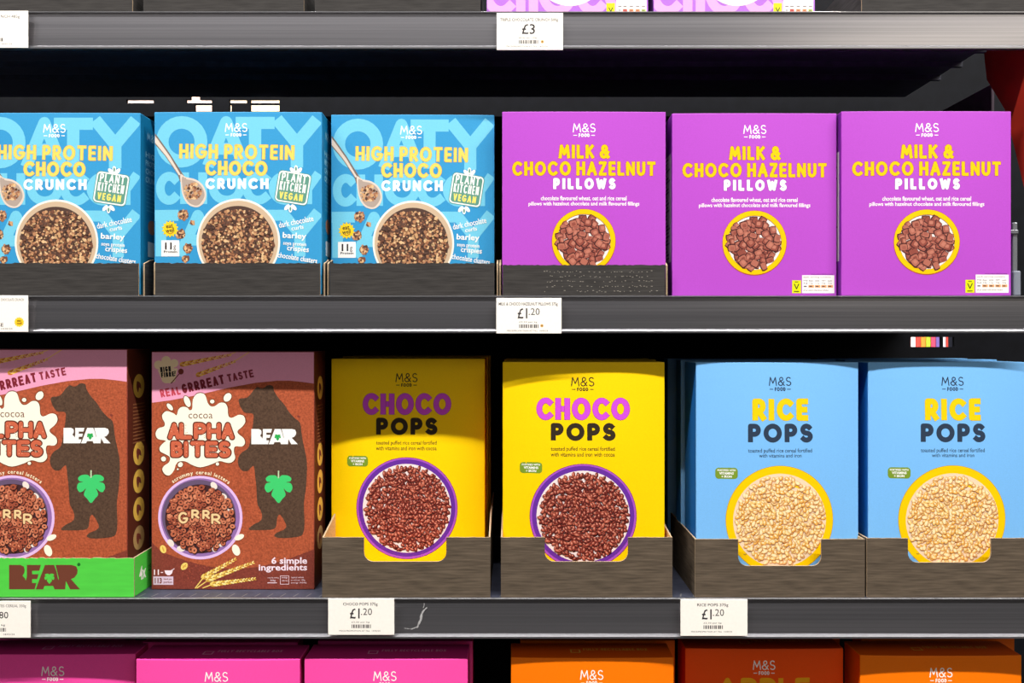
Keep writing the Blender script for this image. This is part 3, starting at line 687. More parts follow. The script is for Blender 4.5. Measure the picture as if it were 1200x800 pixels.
def make_bear(loc, label):
    K = Carton(.1975, .2880, .058, .001); t = thing('cereal_box', label, 'cereal box', loc, 0, 'brown cereal boxes with a bear silhouette')
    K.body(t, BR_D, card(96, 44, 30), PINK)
    a = Art(K.w, K.h, (177, 369, 410, 696), 'f', 11)
    a.lay = 1
    a.poly('artwork_field', [(170, 400), (375, 400), (375, 645)] + [(375 - 200 * i / 14, 645 + 26 * math.sin(PI * i / 14)) for i in range(1, 14)] + [(170, 632)], BR)
    a.lay = 2
    a.poly('pink_band', [(170, 400), (375, 400), (375, 449.5), (355, 446.5), (340, 445), (325, 445), (300, 447.5), (270, 453), (230, 462.5), (200, 468.5), (170, 472.5)], PINK)
    a.lay = 3
    W1 = [ink(236, 170, 66), ink(206, 124, 40), ink(250, 200, 104)]
    a.wheat('wheat_ear#1', 213, 425.5, 270, 414, 3.6, W1); a.stroke('wheat_ear#1', [(268, 414.5), (278, 410)], 1, W1[2])
    a.wheat('wheat_ear#2', 232, 438, 275, 422, 3.6, W1); a.stroke('wheat_ear#2', [(273, 423), (292, 411)], 1, W1[2])
    fb = 'fibre_badge'; FC = ink(245, 218, 178)
    a.poly(fb, [(184.5, 432), (208, 430), (205, 446), (200, 448), (193, 448), (190, 446)], FC)
    for x, y, r in ((185.5, 426, 5.3), (194.5, 421, 5.6), (204, 424, 5), (195, 430, 9)): a.ell(fb, x, y, r, r, FC, n=18)
    a.ell(fb, 212, 434, 3.3, 3.6, ink(120, 50, 40), n=14); a.stroke(fb, [(200.5, 448), (211, 435.5)], 1.2, ink(120, 50, 40))
    a.lay = 4; a.stext(fb, 'HIGH', 187.5, 200, 428, 434.5, 1.5, BLACK, gap=.5, rot=-6); a.stext(fb, 'FIBRE', 188.5, 204, 434.5, 440.5, 1.5, BLACK, gap=.5, rot=-6)
    a.stroke(fb, [(205, 433.6), (204.8, 436.3)], 1.3, BLACK); a.ell(fb, 204.6, 438.6, .8, .8, BLACK, n=8)
    a.lay = 3; bt = 'band_lettering'
    def slope(word, x0, x1, yl, yr, h, wd, mat):
        n = len(word); cw = (x1 - x0) / n
        for i, c in enumerate(word):
            u = (i + .5) / n; yb = yl + (yr - yl) * u
            ws = cw * (.82 if GL[c][0] > .5 else .7)
            a.stext(bt, c, x0 + cw * i + (cw - ws) / 2, x0 + cw * i + (cw + ws) / 2, yb - h, yb, wd, mat, rot=-13)
    slope('REAL', 187, 212, 465.5, 461.5, 10, 2.1, ink(196, 70, 84)); slope('GRRREAT', 212.5, 263.5, 461, 448.5, 11.5, 2.6, ink(126, 36, 48)); slope('TASTE', 266, 298, 447, 440.5, 9.5, 2.1, ink(140, 48, 62))
    # splash with title
    a.lay = 3; sp = 'splash_picture'; cx, cy = 235, 507; DK = ink(110, 52, 30); SC = ink(255, 249, 224)
    a.smooth(sp, [(cx + (x - cx) * 1.022, cy + (y - cy) * 1.022) for x, y in BLOB], DK, 3)
    dr = ((199, 476.5, 2.6, 5, -40), (219.5, 470, 3.4, 7, -22), (249, 470, 2.6, 2.4, 0), (267, 465, 4.2, 5.6, 35), (191.5, 539, 3, 3, 0), (211.5, 545.8, 2.8, 3.2, 40), (208.3, 551.3, 1.1, 1.1, 0), (255.2, 545, 2, 2, 0))
    for x, y, rx, ry, an in dr: a.ell(sp, x, y, rx + .9, ry + .9, DK, an, 16)
    a.lay = 4; a.smooth(sp, BLOB, SC, 3)
    for x, y, rx, ry, an in dr: a.ell(sp, x, y, rx, ry, SC, an, 16)
    a.lay = 5; a.ftext(sp, 'cocoa', 221, 249.5, 484.5, 490.5, ink(120, 66, 56), 0)
    tl = 'title_lettering'; F1, F2 = ink(206, 102, 72), ink(96, 40, 30)
    for wset in ((('A', 196, 212), ('L', 209.5, 226), ('P', 226.5, 243), ('H', 242, 260), ('A', 259, 275.5)), (('B', 199.5, 215), ('I', 215, 223), ('T', 222.5, 241), ('E', 240, 256.5), ('S', 255.5, 271.5))):
        for i, (c, x0, x1) in enumerate(wset):
            y0, y1 = (494.5, 516.5) if wset[0][0] == 'A' else (516.5, 538)
            if c == 'S': y1 = 538.5
            a.lay = 5; a.stext(tl, c, x0 - .6, x1 + .6, y0 - .3, y1 + .3, 7.2, F2, caps='round')
            a.lay = 6; a.stext(tl, c, x0 + .8, x1 - .8, y0 + 1.1, y1 - 1.1, 4.9, F1, caps='round')
            a.lay = 7
            for k in range(9): a.ell(tl, x0 + 3 + a.rnd.random() * (x1 - x0 - 6), y0 + 3 + a.rnd.random() * (y1 - y0 - 6), .5, .5, ink(250, 190, 150) if k % 2 else ink(170, 76, 52), n=6)
    a.lay = 3; a.arctext('arched_text', 'scrummy cereal letters', 234.8, 609.5, 52.3, 128, 50, 6.2, CREAM, .02)
    # bowl
    bp = 'bowl_picture'; bx, by = 234.8, 609.5
    a.lay = 3; a.ell(bp, bx, by, 49.8, 50.2, ink(230, 190, 236), n=60)
    a.lay = 4; a.ell(bp, bx, by - .3, 46.6, 47, ink(150, 110, 170), n=60)
    a.lay = 5; a.ell(bp, bx - 1.5, by - 1.5, 43.6, 44, ink(104, 84, 112), n=60)
    a.lay = 6; a.ell(bp, bx, by + 1.5, 41.5, 41.5, ink(66, 40, 42), n=50)
    for x, y in ((251, 571), (262, 584), (270, 600), (200, 640), (212, 647), (258, 640), (252, 646)): a.ell(bp, x, y, 5, 3.5, ink(240, 226, 214), a.rnd.uniform(0, 90), 12)
    a.lay = 7; k = 0
    CB = [ink(190, 104, 74), ink(160, 80, 58), ink(212, 128, 94)]
    for x, y in a.spots(bx, by + 1.5, 41, 5.3, 1.5):
        k += 1; e = k * 2e-6; an = a.rnd.uniform(0, 180); f = a.rnd.uniform(.8, 1.15); col = a.rnd.choice(CB); kind = a.rnd.random()
        a.ell(bp, x + .4, y + .6, 3.9 * f, 3.4 * f, ink(62, 30, 28), an, 12, e); a.ell(bp, x, y, 3.5 * f, 3.0 * f, col, an, 12, e + .5e-6)
        if kind < .75: a.ell(bp, x, y, 1.3 * f, .9 * f, ink(70, 34, 30), an, 9, e + 1e-6)
        else: a.ell(bp, x - .8, y - .8, 1.4 * f, .6 * f, ink(236, 160, 120), an, 8, e + 1e-6)
    for c, x0, x1, y0, y1 in (('G', 208.5, 221, 602, 617), ('R', 224, 234.5, 599, 611), ('R', 237, 247, 599.5, 611.5), ('R', 247.5, 259.5, 604, 617.5)):
        a.lay = 24; a.stext(bp, c, x0 - .5, x1 + .5, y0 - .5, y1 + .5, 4.4, ink(120, 60, 44), caps='round'); a.lay = 25; a.stext(bp, c, x0 + .5, x1 - .5, y0 + .5, y1 - .5, 2.6, ink(240, 206, 150), caps='round')
    a.lay = 8
    a.ell(bp, 281, 633, 6, 3.2, SC, -25, 18); a.ell(bp, 277, 648.5, 4.4, 7, SC, -20, 18)
    # bear emblem
    a.lay = 3; a.smooth('bear_emblem', BEARP, BEAR, 3)
    a.lay = 4; bear_word(a, 'white_lettering', 295, 349.5, 503, 521.3, WHITE, BEAR, ink(40, 170, 80))
    a.lay = 4; a.smooth('green_leaf', LEAF, ink(66, 205, 112), 4); a.stroke('green_leaf', [(327, 562), (327, 553)], 1.6, ink(190, 215, 170), False)
    a.ell('white_lettering', 350.5, 488, 1.6, 1.6, BR_D, n=10)
    # bottom
    a.lay = 3; ct = 'claim_text'; PW = ink(250, 226, 236)
    a.ftext(ct, '6 simple', 318.5, 360.5, 657, 667.5, PW, .025); a.ftext(ct, 'ingredients', 303.5, 360.5, 665.5, 675.5, PW, .025)
    a.ftext(ct, 'each 30g serving', 314, 327, 681, 682.8, PW); a.ftext(ct, '30g', 317, 323.5, 684, 686.5, PW); a.rect(ct, 314, 325, 687.5, 688.3, PW)
    for y in (679.5, 689.5): a.stroke(ct, [(329, y), (339, y)], .5, PW)
    for x in (329, 339): a.stroke(ct, [(x, 679.5), (x, 689.5)], .5, PW)
    a.ftext(ct, 'energy', 330.5, 337.5, 681, 683, PW); a.ftext(ct, '481kJ', 330.5, 337.5, 684.5, 686.5, PW)
    for i in range(3): a.ftext(ct, ('typical values', 'as sold per 100g', 'energy 1604kJ')[i], 341.5, 356.5 + i * 1.5, 680.5 + i * 3.2, 682.7 + i * 3.2, PW)
    sv = 'serving_mark'
    a.ftext(sv, '11', 180, 186, 672, 678.5, PW, .03); a.stext(sv, '-', 188, 191, 673, 678, 1, PW)
    a.poly(sv, [(193, 673)] + arc(197.5, 673, 5, 5.5, 180, 0, 10)[1:] if False else [(192.5, 673), (202.5, 673), (201.5, 676.5), (199, 678.8), (196, 678.8), (193.5, 676.5)], PW); a.stroke(sv, [(200, 673.5), (204, 671)], .9, PW)
    a.rect(sv, 179.3, 203, 680.3, 690.3, ink(222, 196, 214)); a.lay = 4; a.ftext(sv, '113', 181, 189.5, 682, 688.8, BR_D, .04); a.ftext(sv, 'food per', 191.5, 201.5, 682.2, 685, BR_D, .02); a.ftext(sv, 'portion', 191.5, 201.5, 685.8, 689, BR_D, .02)
    a.lay = 3; W2 = [ink(246, 212, 110), ink(214, 164, 62), ink(255, 230, 150)]
    for i, (x0, y0, x1, y1) in enumerate(((238.5, 681, 276, 659.5), (244, 684, 297, 663.5), (249, 689.5, 299, 683))):
        a.wheat('wheat_ear#%d' % (i + 3), x0, y0, x1, y1, 3.9, W2)
        a.stroke('wheat_ear#%d' % (i + 3), ([(239, 681), (229, 694)], [(245, 684), (231, 694)], [(249, 689.5), (238, 694)])[i], 1.2, W2[0])
    for x, y, an in ((191, 647.5, 70), (216, 668, -50)):
        a.lay = 3; a.ell('oat_flake#%d' % an, x, y, 5, 3.6, W2[0], an, 16); a.lay = 4; a.ell('oat_flake#%d' % an, x, y, 3.6, .8, W2[1], an, 10)
    for i in range(40): a.ell('crumb_specks', 222 + a.rnd.uniform(-8, 24), 676 + a.rnd.uniform(-10, 12), .5, .5, ink(190, 90, 66), n=5)
    ob = a.build(t, K.front())
    set_labels(ob, {'bear_emblem': 'dark brown silhouette of a standing bear', 'green_leaf': 'bright green leaf on the bear', 'splash_picture': 'cream milk splash behind the title', 'title_lettering': 'orange brown bubble lettering', 'white_lettering': 'heavy white lettering across the bear', 'bowl_picture': 'printed lilac bowl of letter shaped cereal'})
    b = Art(K.t, K.h, (0, 58, 410, 696), 'r', 12); b.lay = 2
    for i, y in enumerate((455, 537, 571, 605, 640)):
        b.lay = 2; b.ell('side_medallion#%d' % i, 29, y, 14.5, 14.5, ink(245, 196, 84) if i < 4 else ink(190, 150, 96), n=28)
        b.lay = 3; b.smooth('side_medallion#%d' % i, [(24, y - 6), (33, y - 3), (35, y + 4), (30, y + 2), (27, y + 8), (23, y + 2)], BR_D, 3)
    for i in range(12): b.rect('side_text', 14, 40 + b.rnd.uniform(0, 8), 476 + i * 4.2, 477.4 + i * 4.2, ink(150, 96, 60))
    b.build(t, K.right(), 0)
    return t
bear2 = make_bear((X(272.6, .031), .0320, Z3 + .0003), 'brown cereal box with bear silhouette standing on the shelf without a tray')
dup(bear2, (X(51.5, .016), .0185, Z3 + TB + .001), -0.010, 'brown cereal box with bear silhouette standing in the green tray', group='brown cereal boxes with a bear silhouette')
gt = tray('bright green card tray with a brown word on its front', X(-52), X(157, .003), .003, Z3 + .0004, .0455, .062, TRAY_GREEN, 'bright green tray', hs=.0465, torn=.0006, seed=12, inner=M((190, 225, 170), .8, .1))
ga = Art(.206, .0435, (-48, 158, 656, 700), 'f', 21); ga.lay = 2
bear_word(ga, 'brown_lettering', 12, 95.5, 662, 691, ink(112, 62, 46), TRAY_GREEN, TRAY_GREEN); ga.ell('brown_lettering', 94, 661.5, 2, 2, ink(30, 110, 40), n=12)
ga.build(gt, lambda x, z, e: Vector((x, -e, z)), 0)
gs = Art(.055, .0435, (0, 55, 655, 700), 'r', 22); gs.lay = 2
gs.ftext('side_lettering', '4x', 10, 28, 668, 685, WHITE, .03); gs.ftext('side_lettering', '250g', 34, 50, 672, 682, ink(20, 90, 30))
gw = (X(157, .003) - X(-52)) / 2
gs.build(gt, lambda a_, z, e: Vector((gw + e, a_ + .031, z)), 0)

# ------------------------------------------------------------------ 4. yellow boxes and the lighter blue boxes
def make_pops(kind, loc, label, group, rz=0, bulge=.006):
    K = Carton(.1945, .2735, .060, bulge); t = thing('cereal_box', label, 'cereal box', loc, rz, group)
    if kind == 'yellow':
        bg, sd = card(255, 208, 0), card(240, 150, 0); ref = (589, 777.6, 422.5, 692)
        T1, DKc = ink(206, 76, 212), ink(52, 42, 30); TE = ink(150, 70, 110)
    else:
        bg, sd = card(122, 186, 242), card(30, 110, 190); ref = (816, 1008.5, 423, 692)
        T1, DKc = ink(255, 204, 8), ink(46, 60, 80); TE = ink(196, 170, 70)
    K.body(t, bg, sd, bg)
    a = Art(K.w, K.h, ref, 'f', 14); a.lay = 2
    gb = 'fortified_label'; GG = ink(122, 150, 44)
    if kind == 'yellow':
        ms_logo(a, 668.5, 695.5, 440, 451, 456.5, DKc)
        a.stext('title_lettering', 'CHOCO', 628.5, 736.5, 464.5, 490.5, 6.2, T1, gap=.4, edge=TE, ew=.4)
        a.stext('title_lettering', 'POPS', 645, 720, 494, 515, 5.8, DKc, gap=.55)
        a.ftext('description_text', 'toasted puffed rice cereal fortified', 645, 719, 522, 528, DKc, .005)
        a.ftext('description_text', 'with vitamins and iron with cocoa', 645, 719, 528.5, 533.5, DKc, .005)
        gx, gy, bx, by, R = 609, 540.5, 682.5, 604, 61.5
    else:
        ms_logo(a, 901, 927.5, 440, 450.5, 456.5, DKc)
        a.stext('title_lettering', 'RICE', 881.5, 947.5, 465.5, 491, 6.2, T1, gap=.55, edge=TE, ew=.4)
        a.stext('title_lettering', 'POPS', 876, 952.5, 494.5, 516.5, 5.8, DKc, gap=.55)
        a.ftext('description_text', 'toasted puffed rice cereal fortified', 876, 951.5, 523.5, 529.5, DKc, .005)
        a.ftext('description_text', 'with vitamins and iron', 889, 939, 529.5, 533.8, DKc, .005)
        gx, gy, bx, by, R = 838, 546, 913.5, 607, 63
    a.rrect(gb, gx, gx + 26, gy, gy + 13, 4, GG); a.lay = 3
    a.ftext(gb, 'FORTIFIED WITH', gx + 2.5, gx + 23.5, gy + 1.8, gy + 4.1, WHITE, .03); a.ftext(gb, 'VITAMINS', gx + 4.5, gx + 21.5, gy + 5, gy + 8, WHITE, .04); a.ftext(gb, '+ IRON', gx + 7, gx + 19, gy + 8.8, gy + 11.6, WHITE, .04)
    bp = 'bowl_picture'; a.lay = 2
    if kind == 'yellow':
        a.ell(bp, bx, by, R + .6, R + .6, ink(120, 36, 70), n=72); a.lay = 3
        a.ell(bp, bx, by, R, R, ink(170, 84, 196), n=72); a.lay = 4
        a.ell(bp, bx, by - .4, R - 2.2, R - 2.2, ink(104, 48, 156), n=72); a.lay = 5
        a.ell(bp, bx, by, R - 7.4, R - 7.4, ink(245, 225, 222), n=64); a.lay = 6
        a.grains(bp, bx, by, R - 7.0, 3.5, 6.3, 3.5, [ink(150, 64, 50), ink(122, 46, 38), ink(176, 86, 66), ink(138, 58, 48)], ink(58, 22, 22), ink(222, 146, 122), hole=.14)
    else:
        a.ell(bp, bx, by, R + .6, R + .6, ink(190, 150, 40), n=72); a.lay = 3
        a.ell(bp, bx, by, R, R, ink(255, 202, 0), n=72); a.lay = 4
        a.ell(bp, bx, by + .5, R - 8.2, R - 8.2, ink(244, 214, 180), n=64); a.lay = 6
        a.grains(bp, bx, by + .5, R - 7.2, 4.3, 6.2, 3.9, [ink(246, 204, 124), ink(238, 180, 88), ink(252, 224, 166), ink(234, 190, 126)], ink(196, 116, 52), ink(255, 238, 196), hole=.12, ew=.35)
    ob = a.build(t, K.front())
    set_labels(ob, {'title_lettering': 'block capital title in two colours', 'fortified_label': 'small green rounded label', 'bowl_picture': 'printed purple rimmed bowl of dark puffed cereal' if kind == 'yellow' else 'printed yellow rimmed bowl of golden puffed cereal'})
    return t
GY, GR_ = 'yellow cereal boxes', 'light blue cereal boxes'
zt = Z3 + TB
y2 = make_pops('yellow', (X(684, .023), .0255, zt), 'yellow cereal box almost fully lit, right of the shaded yellow box', GY, -0.018, .0075)
y1 = dup(y2, (X(478, .065), .0660, zt), -0.014, 'yellow cereal box with its upper half in shade, next to the brown bear box', scale=(.99, .8, 1.012))
for i, (src, base, lab) in enumerate(((y1, .0660, 'the shaded yellow box'), (y2, .0255, 'the lit yellow box'))):
    for j in (1, 2):
        dup(src, (src.location.x + .0015 * j, base + .0625 * j + .004, zt), 0.0, 'yellow cereal box standing %s behind %s' % (('directly', 'second')[j - 1], lab), scale=(1.0, .35, 1.018 if i == 0 else 1.006))
r1 = make_pops('rice', (X(912, .014), .0175, zt), 'light blue cereal box left of the other light blue box', GR_, 0.012, .006)
r2 = dup(r1, (X(1113, .019), .0205, zt), 0.006, 'light blue cereal box at the right end, cut off by the photo edge', scale=(1.0, 1.0, 1.0))
for i, (src, lab) in enumerate(((r1, 'the left light blue box'), (r2, 'the rightmost light blue box'))):
    for j in (1, 2):
        dup(src, (src.location.x - .004 * j * (1 - i), src.location.y + .0665 * j, zt), 0.0, 'light blue cereal box %s behind %s' % (('directly', 'second')[j - 1], lab), scale=(1.0, .5, 1.006))
GTY = 'black notched trays on the shelf of yellow boxes'
hf = Z(629.5, .003) - Z3
tray('black notched card tray holding the shaded yellow box', X(377.5, .003), X(574.5, .003), .003, Z3, hf, .2, TRAY_BLACK, GTY, cut=(X(426.5, .003), X(523, .003), .0285), hs=hf + .016, rise=.07, seed=14, torn=.0002)
tray('black notched card tray holding the lit yellow box', X(587, .003), X(788, .003), .003, Z3, hf, .2, TRAY_BLACK, GTY, cut=(X(638.5, .003), X(736, .003), .0285), hs=hf + .010, rise=.08, seed=15, torn=.0002)
tray('black notched card tray holding the left light blue box', X(814.5, .003), X(1013.5, .003), .003, Z3, hf - .002, .2, TRAY_BLACK, GTY, cut=(X(865, .003), X(962.5, .003), .0315), seed=16, torn=.0002)
tray('black notched card tray at the right end, cut off by the right edge', X(1016, .003), X(1215, .003), .003, Z3, hf - .001, .2, TRAY_BLACK, GTY, cut=(X(1064, .003), X(1161.5, .003), .0285), seed=17, torn=.0002)

# ------------------------------------------------------------------ 5. bottom row: pink and orange boxes
def make_low(kind, loc, label, group):
    K = Carton(.1935, .2990, .046, .004); t = thing('cereal_box', label, 'cereal box', loc, 0, group)
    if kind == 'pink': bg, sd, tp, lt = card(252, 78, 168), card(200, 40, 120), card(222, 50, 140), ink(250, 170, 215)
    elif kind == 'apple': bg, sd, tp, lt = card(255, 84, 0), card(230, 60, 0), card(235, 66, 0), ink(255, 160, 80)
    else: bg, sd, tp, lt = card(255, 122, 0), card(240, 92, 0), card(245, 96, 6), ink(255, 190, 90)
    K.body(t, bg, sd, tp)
    a = Art(K.w, K.h, (0, 193.5, 0, 299), 'f', 18); a.lay = 2
    ms_logo(a, 82, 109.5, 14, 25.5, 31.5, WHITE)
    if kind == 'apple': a.stext('title_lettering', 'APPLE', 38, 152, 35, 60, 6, ink(252, 176, 20), gap=.5)
    bp = 'bowl_picture'; a.ell(bp, 97, 200, 62, 62, WHITE, n=48); a.lay = 3
    a.ell(bp, 97, 200, 55, 55, ink(120, 74, 50), n=48); a.lay = 4
    a.crumbs(bp, 97, 200, 55, 6, 8, [ink(200, 150, 100), ink(150, 96, 64), ink(226, 186, 130)])
    ob = a.build(t, K.front())
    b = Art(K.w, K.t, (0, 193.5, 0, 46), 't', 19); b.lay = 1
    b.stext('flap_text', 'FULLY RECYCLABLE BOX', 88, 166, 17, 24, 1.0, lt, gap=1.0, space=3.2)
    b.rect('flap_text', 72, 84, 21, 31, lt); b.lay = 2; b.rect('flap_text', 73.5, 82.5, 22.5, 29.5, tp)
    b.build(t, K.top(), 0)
    # the tucked flap: a lid sheet standing a little proud of the carton
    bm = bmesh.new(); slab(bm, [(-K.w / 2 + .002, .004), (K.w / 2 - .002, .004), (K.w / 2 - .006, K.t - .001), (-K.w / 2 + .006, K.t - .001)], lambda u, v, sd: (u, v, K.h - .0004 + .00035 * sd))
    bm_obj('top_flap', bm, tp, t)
    return t
zl = Z4 + .0004
GPK, GOR = 'pink cereal boxes', 'orange cereal boxes'
k2 = make_low('pink', (X(254.5, .006), .0085, zl), 'bright pink cereal box in the middle of the three pink boxes', GPK)
dup(k2, (X(62.5, .022), .0250, zl), .004, 'pink cereal box at the bottom left corner, its front mostly shaded', group=GPK)
dup(k2, (X(452, .008), .0105, zl), 0, 'bright pink cereal box standing nearest the orange boxes', group=GPK)
for x, y, rz, lb in ((X(62, .09), .082, 0, 'pink cereal box behind the shaded pink box at the bottom left'), (X(258, .06), .060, -.004, 'pink cereal box behind the middle pink box'), (X(464, .07), .064, 0, 'pink cereal box behind the pink box nearest the orange boxes')):
    dup(k2, (x, y, zl), rz, lb, group=GPK, scale=(1, .6, 1.004))
o1 = make_low('orange', (X(694.5, .011), .0140, zl), 'orange cereal box with lit front, leftmost of the three orange boxes', GOR)
make_low('apple', (X(896.5, .040), .0430, zl), 'orange cereal box set back in shade, between two other orange boxes', GOR)
dup(o1, (X(1104, .018), .0210, zl), 0, 'orange cereal box in the bottom right corner', group=GOR)
for x, y, lb in ((X(700, .07), .066, 'orange cereal box behind the leftmost orange box'), (X(896, .1), .098, 'orange cereal box behind the shaded middle orange box'), (X(1098, .075), .073, 'orange cereal box behind the orange box in the bottom right corner')):
    dup(o1, (x, y, zl), 0, lb, group=GOR, scale=(1, .6, 1.004))

# ------------------------------------------------------------------ 6. top row: lilac boxes and black trays
def make_lilac(loc, label):
    K = Carton(.1915, .2500, .06, .001); t = thing('cereal_box', label, 'cereal box', loc, 0, 'lilac cereal boxes')
    LI, LT = card(180, 112, 212), card(240, 168, 226)
    K.body(t, LI, card(130, 80, 160), LI)
    a = Art(K.w, K.h, (569, 760.5, -238, 13), 'f', 23); a.lay = 1
    for c, x0, x1 in (('C', 564, 604), ('H', 604, 630), ('O', 630, 676), ('C', 674, 712), ('O', 708, 752)): a.stext('background_lettering', c, x0, x1, -42, 13.5, 11, LT)
    a.lay = 3; bp = 'bowl_picture'; a.ell(bp, 668, -46, 46, 48.5, ink(248, 236, 215), n=48); a.lay = 4; a.ell(bp, 668, -47, 40, 42, ink(110, 70, 56), n=48); a.lay = 5
    a.crumbs(bp, 668, -47, 40, 4, 5.5, [ink(206, 158, 112), ink(150, 96, 70), ink(228, 188, 140), ink(96, 60, 50)])
    a.lay = 3; v = 'vegetarian_label'; a.rect(v, 711, 721, -1, 12.5, ink(222, 224, 40)); a.lay = 4; a.stext(v, 'V', 713.5, 718.8, 4, 9.5, 1, BLACK)
    a.lay = 3; nu = 'nutrition_panel'; a.rect(nu, 722.5, 758.5, -8, 12.5, ink(248, 244, 236)); a.lay = 4
    for i, x in enumerate((725, 731, 738.5, 746, 753)):
        a.rect(nu, x, x + 4, 2.5, 3.6, ink(120, 100, 100)); a.rect(nu, x - (.5 if i else 0), x + 4.6, 6, 9.2, (ink(240, 235, 230), ink(232, 90, 80), ink(244, 150, 100), ink(244, 150, 100), ink(190, 205, 110))[i])
        a.rect(nu, x + .6, x + 3.2, 7, 8, ink(90, 75, 75))
    a.build(t, K.front())
    return t
l1 = make_lilac((X(665, .009), .0110, Z1 + .0003), 'lilac cereal box above the £3 label, only its foot in the photo')
dup(l1, (X(861, .009), .0110, Z1 + .0003), 0, 'lilac cereal box on the top shelf right of the other lilac box', group='lilac cereal boxes')
GTT = 'black trays on the topmost shelf'
for px0, px1, lb, sd in ((-40, 155, 'black card tray at the top left corner of the photo', 24), (168, 356, 'black card tray on the top shelf between two other black trays', 25), (369, 563, 'black card tray on the top shelf beside the lilac boxes', 26), (1010, 1204, 'black card tray at the top right corner of the photo', 27)):
    tray(lb, X(px0, .006), X(px1, .006), .006, Z1, .050, .2, TRAY_DARK, GTT, seed=sd, torn=.0004)

# ------------------------------------------------------------------ 7. price labels in the rails
PAPER = M((252, 244, 234), .6, .2, grain=.02, scale=300); GREY_INK = ink(58, 54, 56)
def price_label(px0, px1, py0, py1, label, lines):
    d = -.0058; w = (px1 - px0) * .001 * (CD + d) / CD; h = (py1 - py0) * .001 * (CD + d) / CD
    t = thing('price_label', label, 'price label', (X((px0 + px1) / 2, d), d, Z(py1, d)), 0, 'white price labels in the rails')
    bm = bmesh.new(); box(bm, -w / 2, w / 2, 0, .0011, 0, h, 0, .0003); bm_obj('card', bm, PAPER, t)
    a = Art(w, h, (px0, px1, py0, py1), 'f', 40); a.lay = 1
    lines(a)
    a.build(t, lambda x, z, e: Vector((x, -e, z)), 0)
    return t
def barcode(a, x0, x1, y0, y1):
    x = x0
    while x < x1:
        w = a.rnd.choice((.5, .9, 1.3)); a.rect('barcode', x, min(x1, x + w), y0, y1, GREY_INK); x += w + a.rnd.choice((.5, .8, 1.1))
def std(name, pound, pence, x0, x1, tx0, tx1, cx, y0, unit_):
    def f(a):
        a.ftext('product_text', name, tx0, tx1, y0 + 6.3, y0 + 10.8, GREY_INK, .012)
        if pence:
            a.ftext('price_text', pound, cx - 13.5, cx - 2, y0 + 13, y0 + 25.2, GREY_INK, .012); a.ftext('price_text', '.', cx - .6, cx + .9, y0 + 19.5, y0 + 21, GREY_INK)
            a.ftext('price_text', pence, cx + 2, cx + 12.5, y0 + 13, y0 + 21, GREY_INK)
        else: a.ftext('price_text', pound, cx - 8, cx + 7.5, y0 + 13, y0 + 25, GREY_INK, .008)
        a.ftext('unit_text', unit_, cx - 11.5, cx + 9.5, y0 + 28.3, y0 + 30.6, GREY_INK)
        barcode(a, cx - 11.5, cx + 11, y0 + 32, y0 + 36.2)
        a.ftext('unit_text', 'PRICE/PROMOTION AT TILL  14/05/24', cx - 26, cx + 22, y0 + 38.5, y0 + 40.3, GREY_INK)
    return f
def with_dot(f, x, y):
    def g(a):
        f(a); a.ell('dot_mark', x, y, 1.9, 1.9, ink(226, 176, 90), n=12); a.lay += 1; a.ell('dot_mark', x, y, .9, .9, ink(120, 80, 50), n=8)
    return g
price_label(582, 659.8, 15, 58.6, 'white price label reading £3 in the top rail', with_dot(std('TRIPLE CHOCOLATE CRUNCH 500g', '£3', None, 0, 0, 586, 654, 619.5, 15, '60.0p per 100g'), 635.5, 48.8))
price_label(581.5, 658, 349, 390.6, 'white price label reading £1.20 below the leftmost purple box', with_dot(std('MILK & CHOCO HAZELNUT PILLOWS 375g', '£1', '20', 0, 0, 584.5, 653.5, 620, 348, '£3.20 per kg'), 635, 381.5))
price_label(384.5, 462, 701, 743.8, 'white price label reading £1.20 below the shaded yellow box', std('CHOCO POPS 375g', '£1', '20', 0, 0, 402, 442.5, 423.5, 699.5, '£3.20 per kg'))
price_label(797.5, 876, 702, 745, 'white price label reading £1.20 below the left light blue box', std('RICE POPS 375g', '£1', '20', 0, 0, 817, 853.5, 836, 700.5, '£3.20 per kg'))
def left_top(a):
    a.ftext('product_text', 'NCH 485g', 1, 23, 17.5, 22, GREY_INK); barcode(a, -12, 4, 44.5, 48.5); a.ftext('unit_text', '14/05/24', 1, 14, 50.5, 52.3, GREY_INK)
price_label(-45, 32.8, 12.5, 56, 'white price label at the left edge in the top rail, cut off', left_top)
def left_mid(a):
    a.ftext('product_text', 'CHOCOLATE CRUNCH', 1, 28, 349.5, 352.5, GREY_INK); a.ftext('price_text', 'SE', -2.5, 4, 378.5, 382.5, GREY_INK, .01); a.ftext('unit_text', '14/05/24', 1.5, 14.5, 384, 386, GREY_INK)
    a.poly('sun_mark', [(22.5 + (6.3 if i % 2 else 4.8) * math.cos(PI * i / 14), 377.3 + (6.3 if i % 2 else 4.8) * math.sin(PI * i / 14)) for i in range(28)], ink(250, 205, 40)); a.lay += 1
    a.ftext('sun_mark', 'eat', 20, 25, 374.5, 377, ink(90, 60, 20), .02); a.ftext('sun_mark', 'well', 19.5, 25.5, 377.3, 380, ink(120, 50, 20), .02)
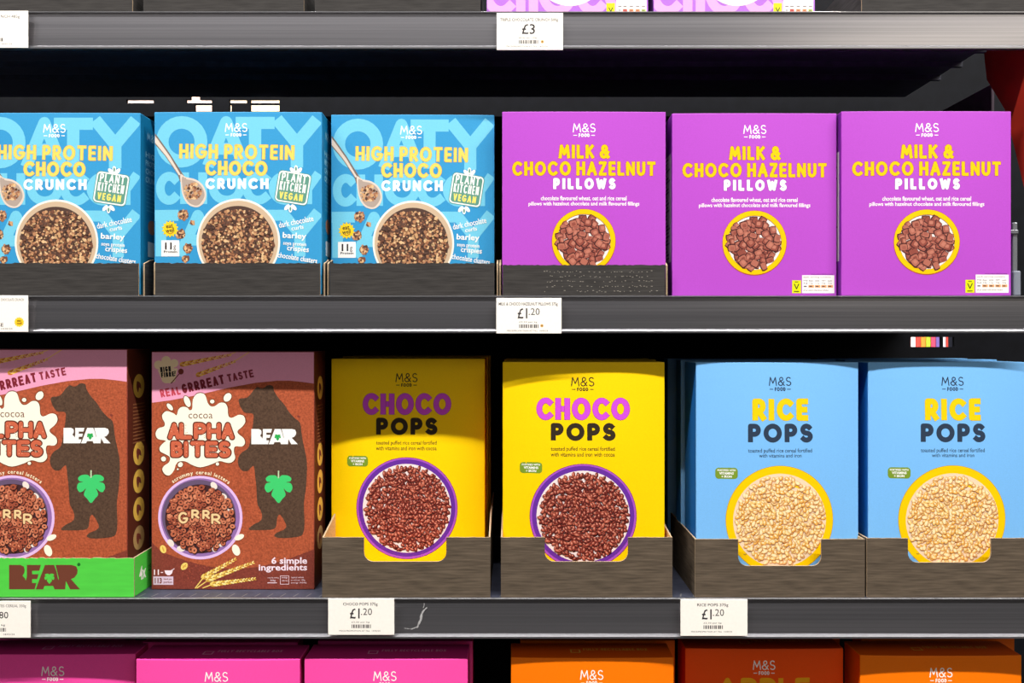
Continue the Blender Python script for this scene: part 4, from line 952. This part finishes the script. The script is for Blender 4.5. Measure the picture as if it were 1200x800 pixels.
price_label(-45, 32.8, 346, 388.8, 'white price label with a yellow sun mark at the left edge of the middle rail', left_mid)
def left_low(a):
    a.ftext('product_text', 'ITES CEREAL 350g', -2, 30.5, 708, 712.3, GREY_INK); a.ftext('price_text', '80', -1, 9.8, 716.5, 724.5, GREY_INK, .008); a.ftext('unit_text', 'kg', 1.5, 6, 731, 734, GREY_INK)
    barcode(a, -10, 7, 735.5, 739.8); a.ftext('unit_text', '14/05/24', 4, 17, 742, 744, GREY_INK)
price_label(-42, 35.6, 704, 747, 'white price label ending in 80 at the left edge, below the green tray', left_low)

# ------------------------------------------------------------------ 8. small background things
far_pack(138, 185, 100, EYE + .5502, (236, 205, 190), 'pale carton across the far aisle, leftmost glimpsed above the sky blue boxes')
far_pack(212, 258, 100, EYE + .5502, (240, 205, 185), 'pinkish carton across the far aisle, glimpsed above the middle sky blue box')
far_pack(265, 340, 100, EYE + .5502, (248, 220, 180), 'cream carton across the far aisle, rightmost glimpsed above the sky blue boxes')
cols = [(230, 90, 90), (240, 240, 240), (235, 80, 70), (245, 150, 60), (180, 200, 60), (225, 80, 110), (120, 100, 170), (230, 225, 235), (210, 70, 60), (150, 200, 70)]
nm = ['red', 'white', 'scarlet', 'orange', 'green', 'rose', 'violet', 'pale', 'brick red', 'lime']
for i, c in enumerate(cols):
    far_pack(1062 + i * 5.9, 1067.2 + i * 5.9, 384, EYE - .2198, c, 'narrow %s packet in the striped row across the far aisle' % nm[i], name='far_packet', group='striped packets on the far side')
t = thing('shelf_clip', 'small grey plastic clip at the right end beside the rightmost purple box', 'clip', (.5985, .010, Z2 + .0003))
bm = bmesh.new(); box(bm, -.0045, .0045, 0, .03, 0, .030, 0, .0015); bm_obj('clip_base', bm, M((126, 130, 142), .35, .4, grain=.1), t)
bm = bmesh.new(); box(bm, -.0025, .0035, .005, .009, .030, .088, 0, .001); box(bm, -.006, .0035, .003, .010, .074, .079, 0, .001); bm_obj('clip_arm', bm, M((150, 152, 158), .3, .5, metal=.6, grain=.1), t)
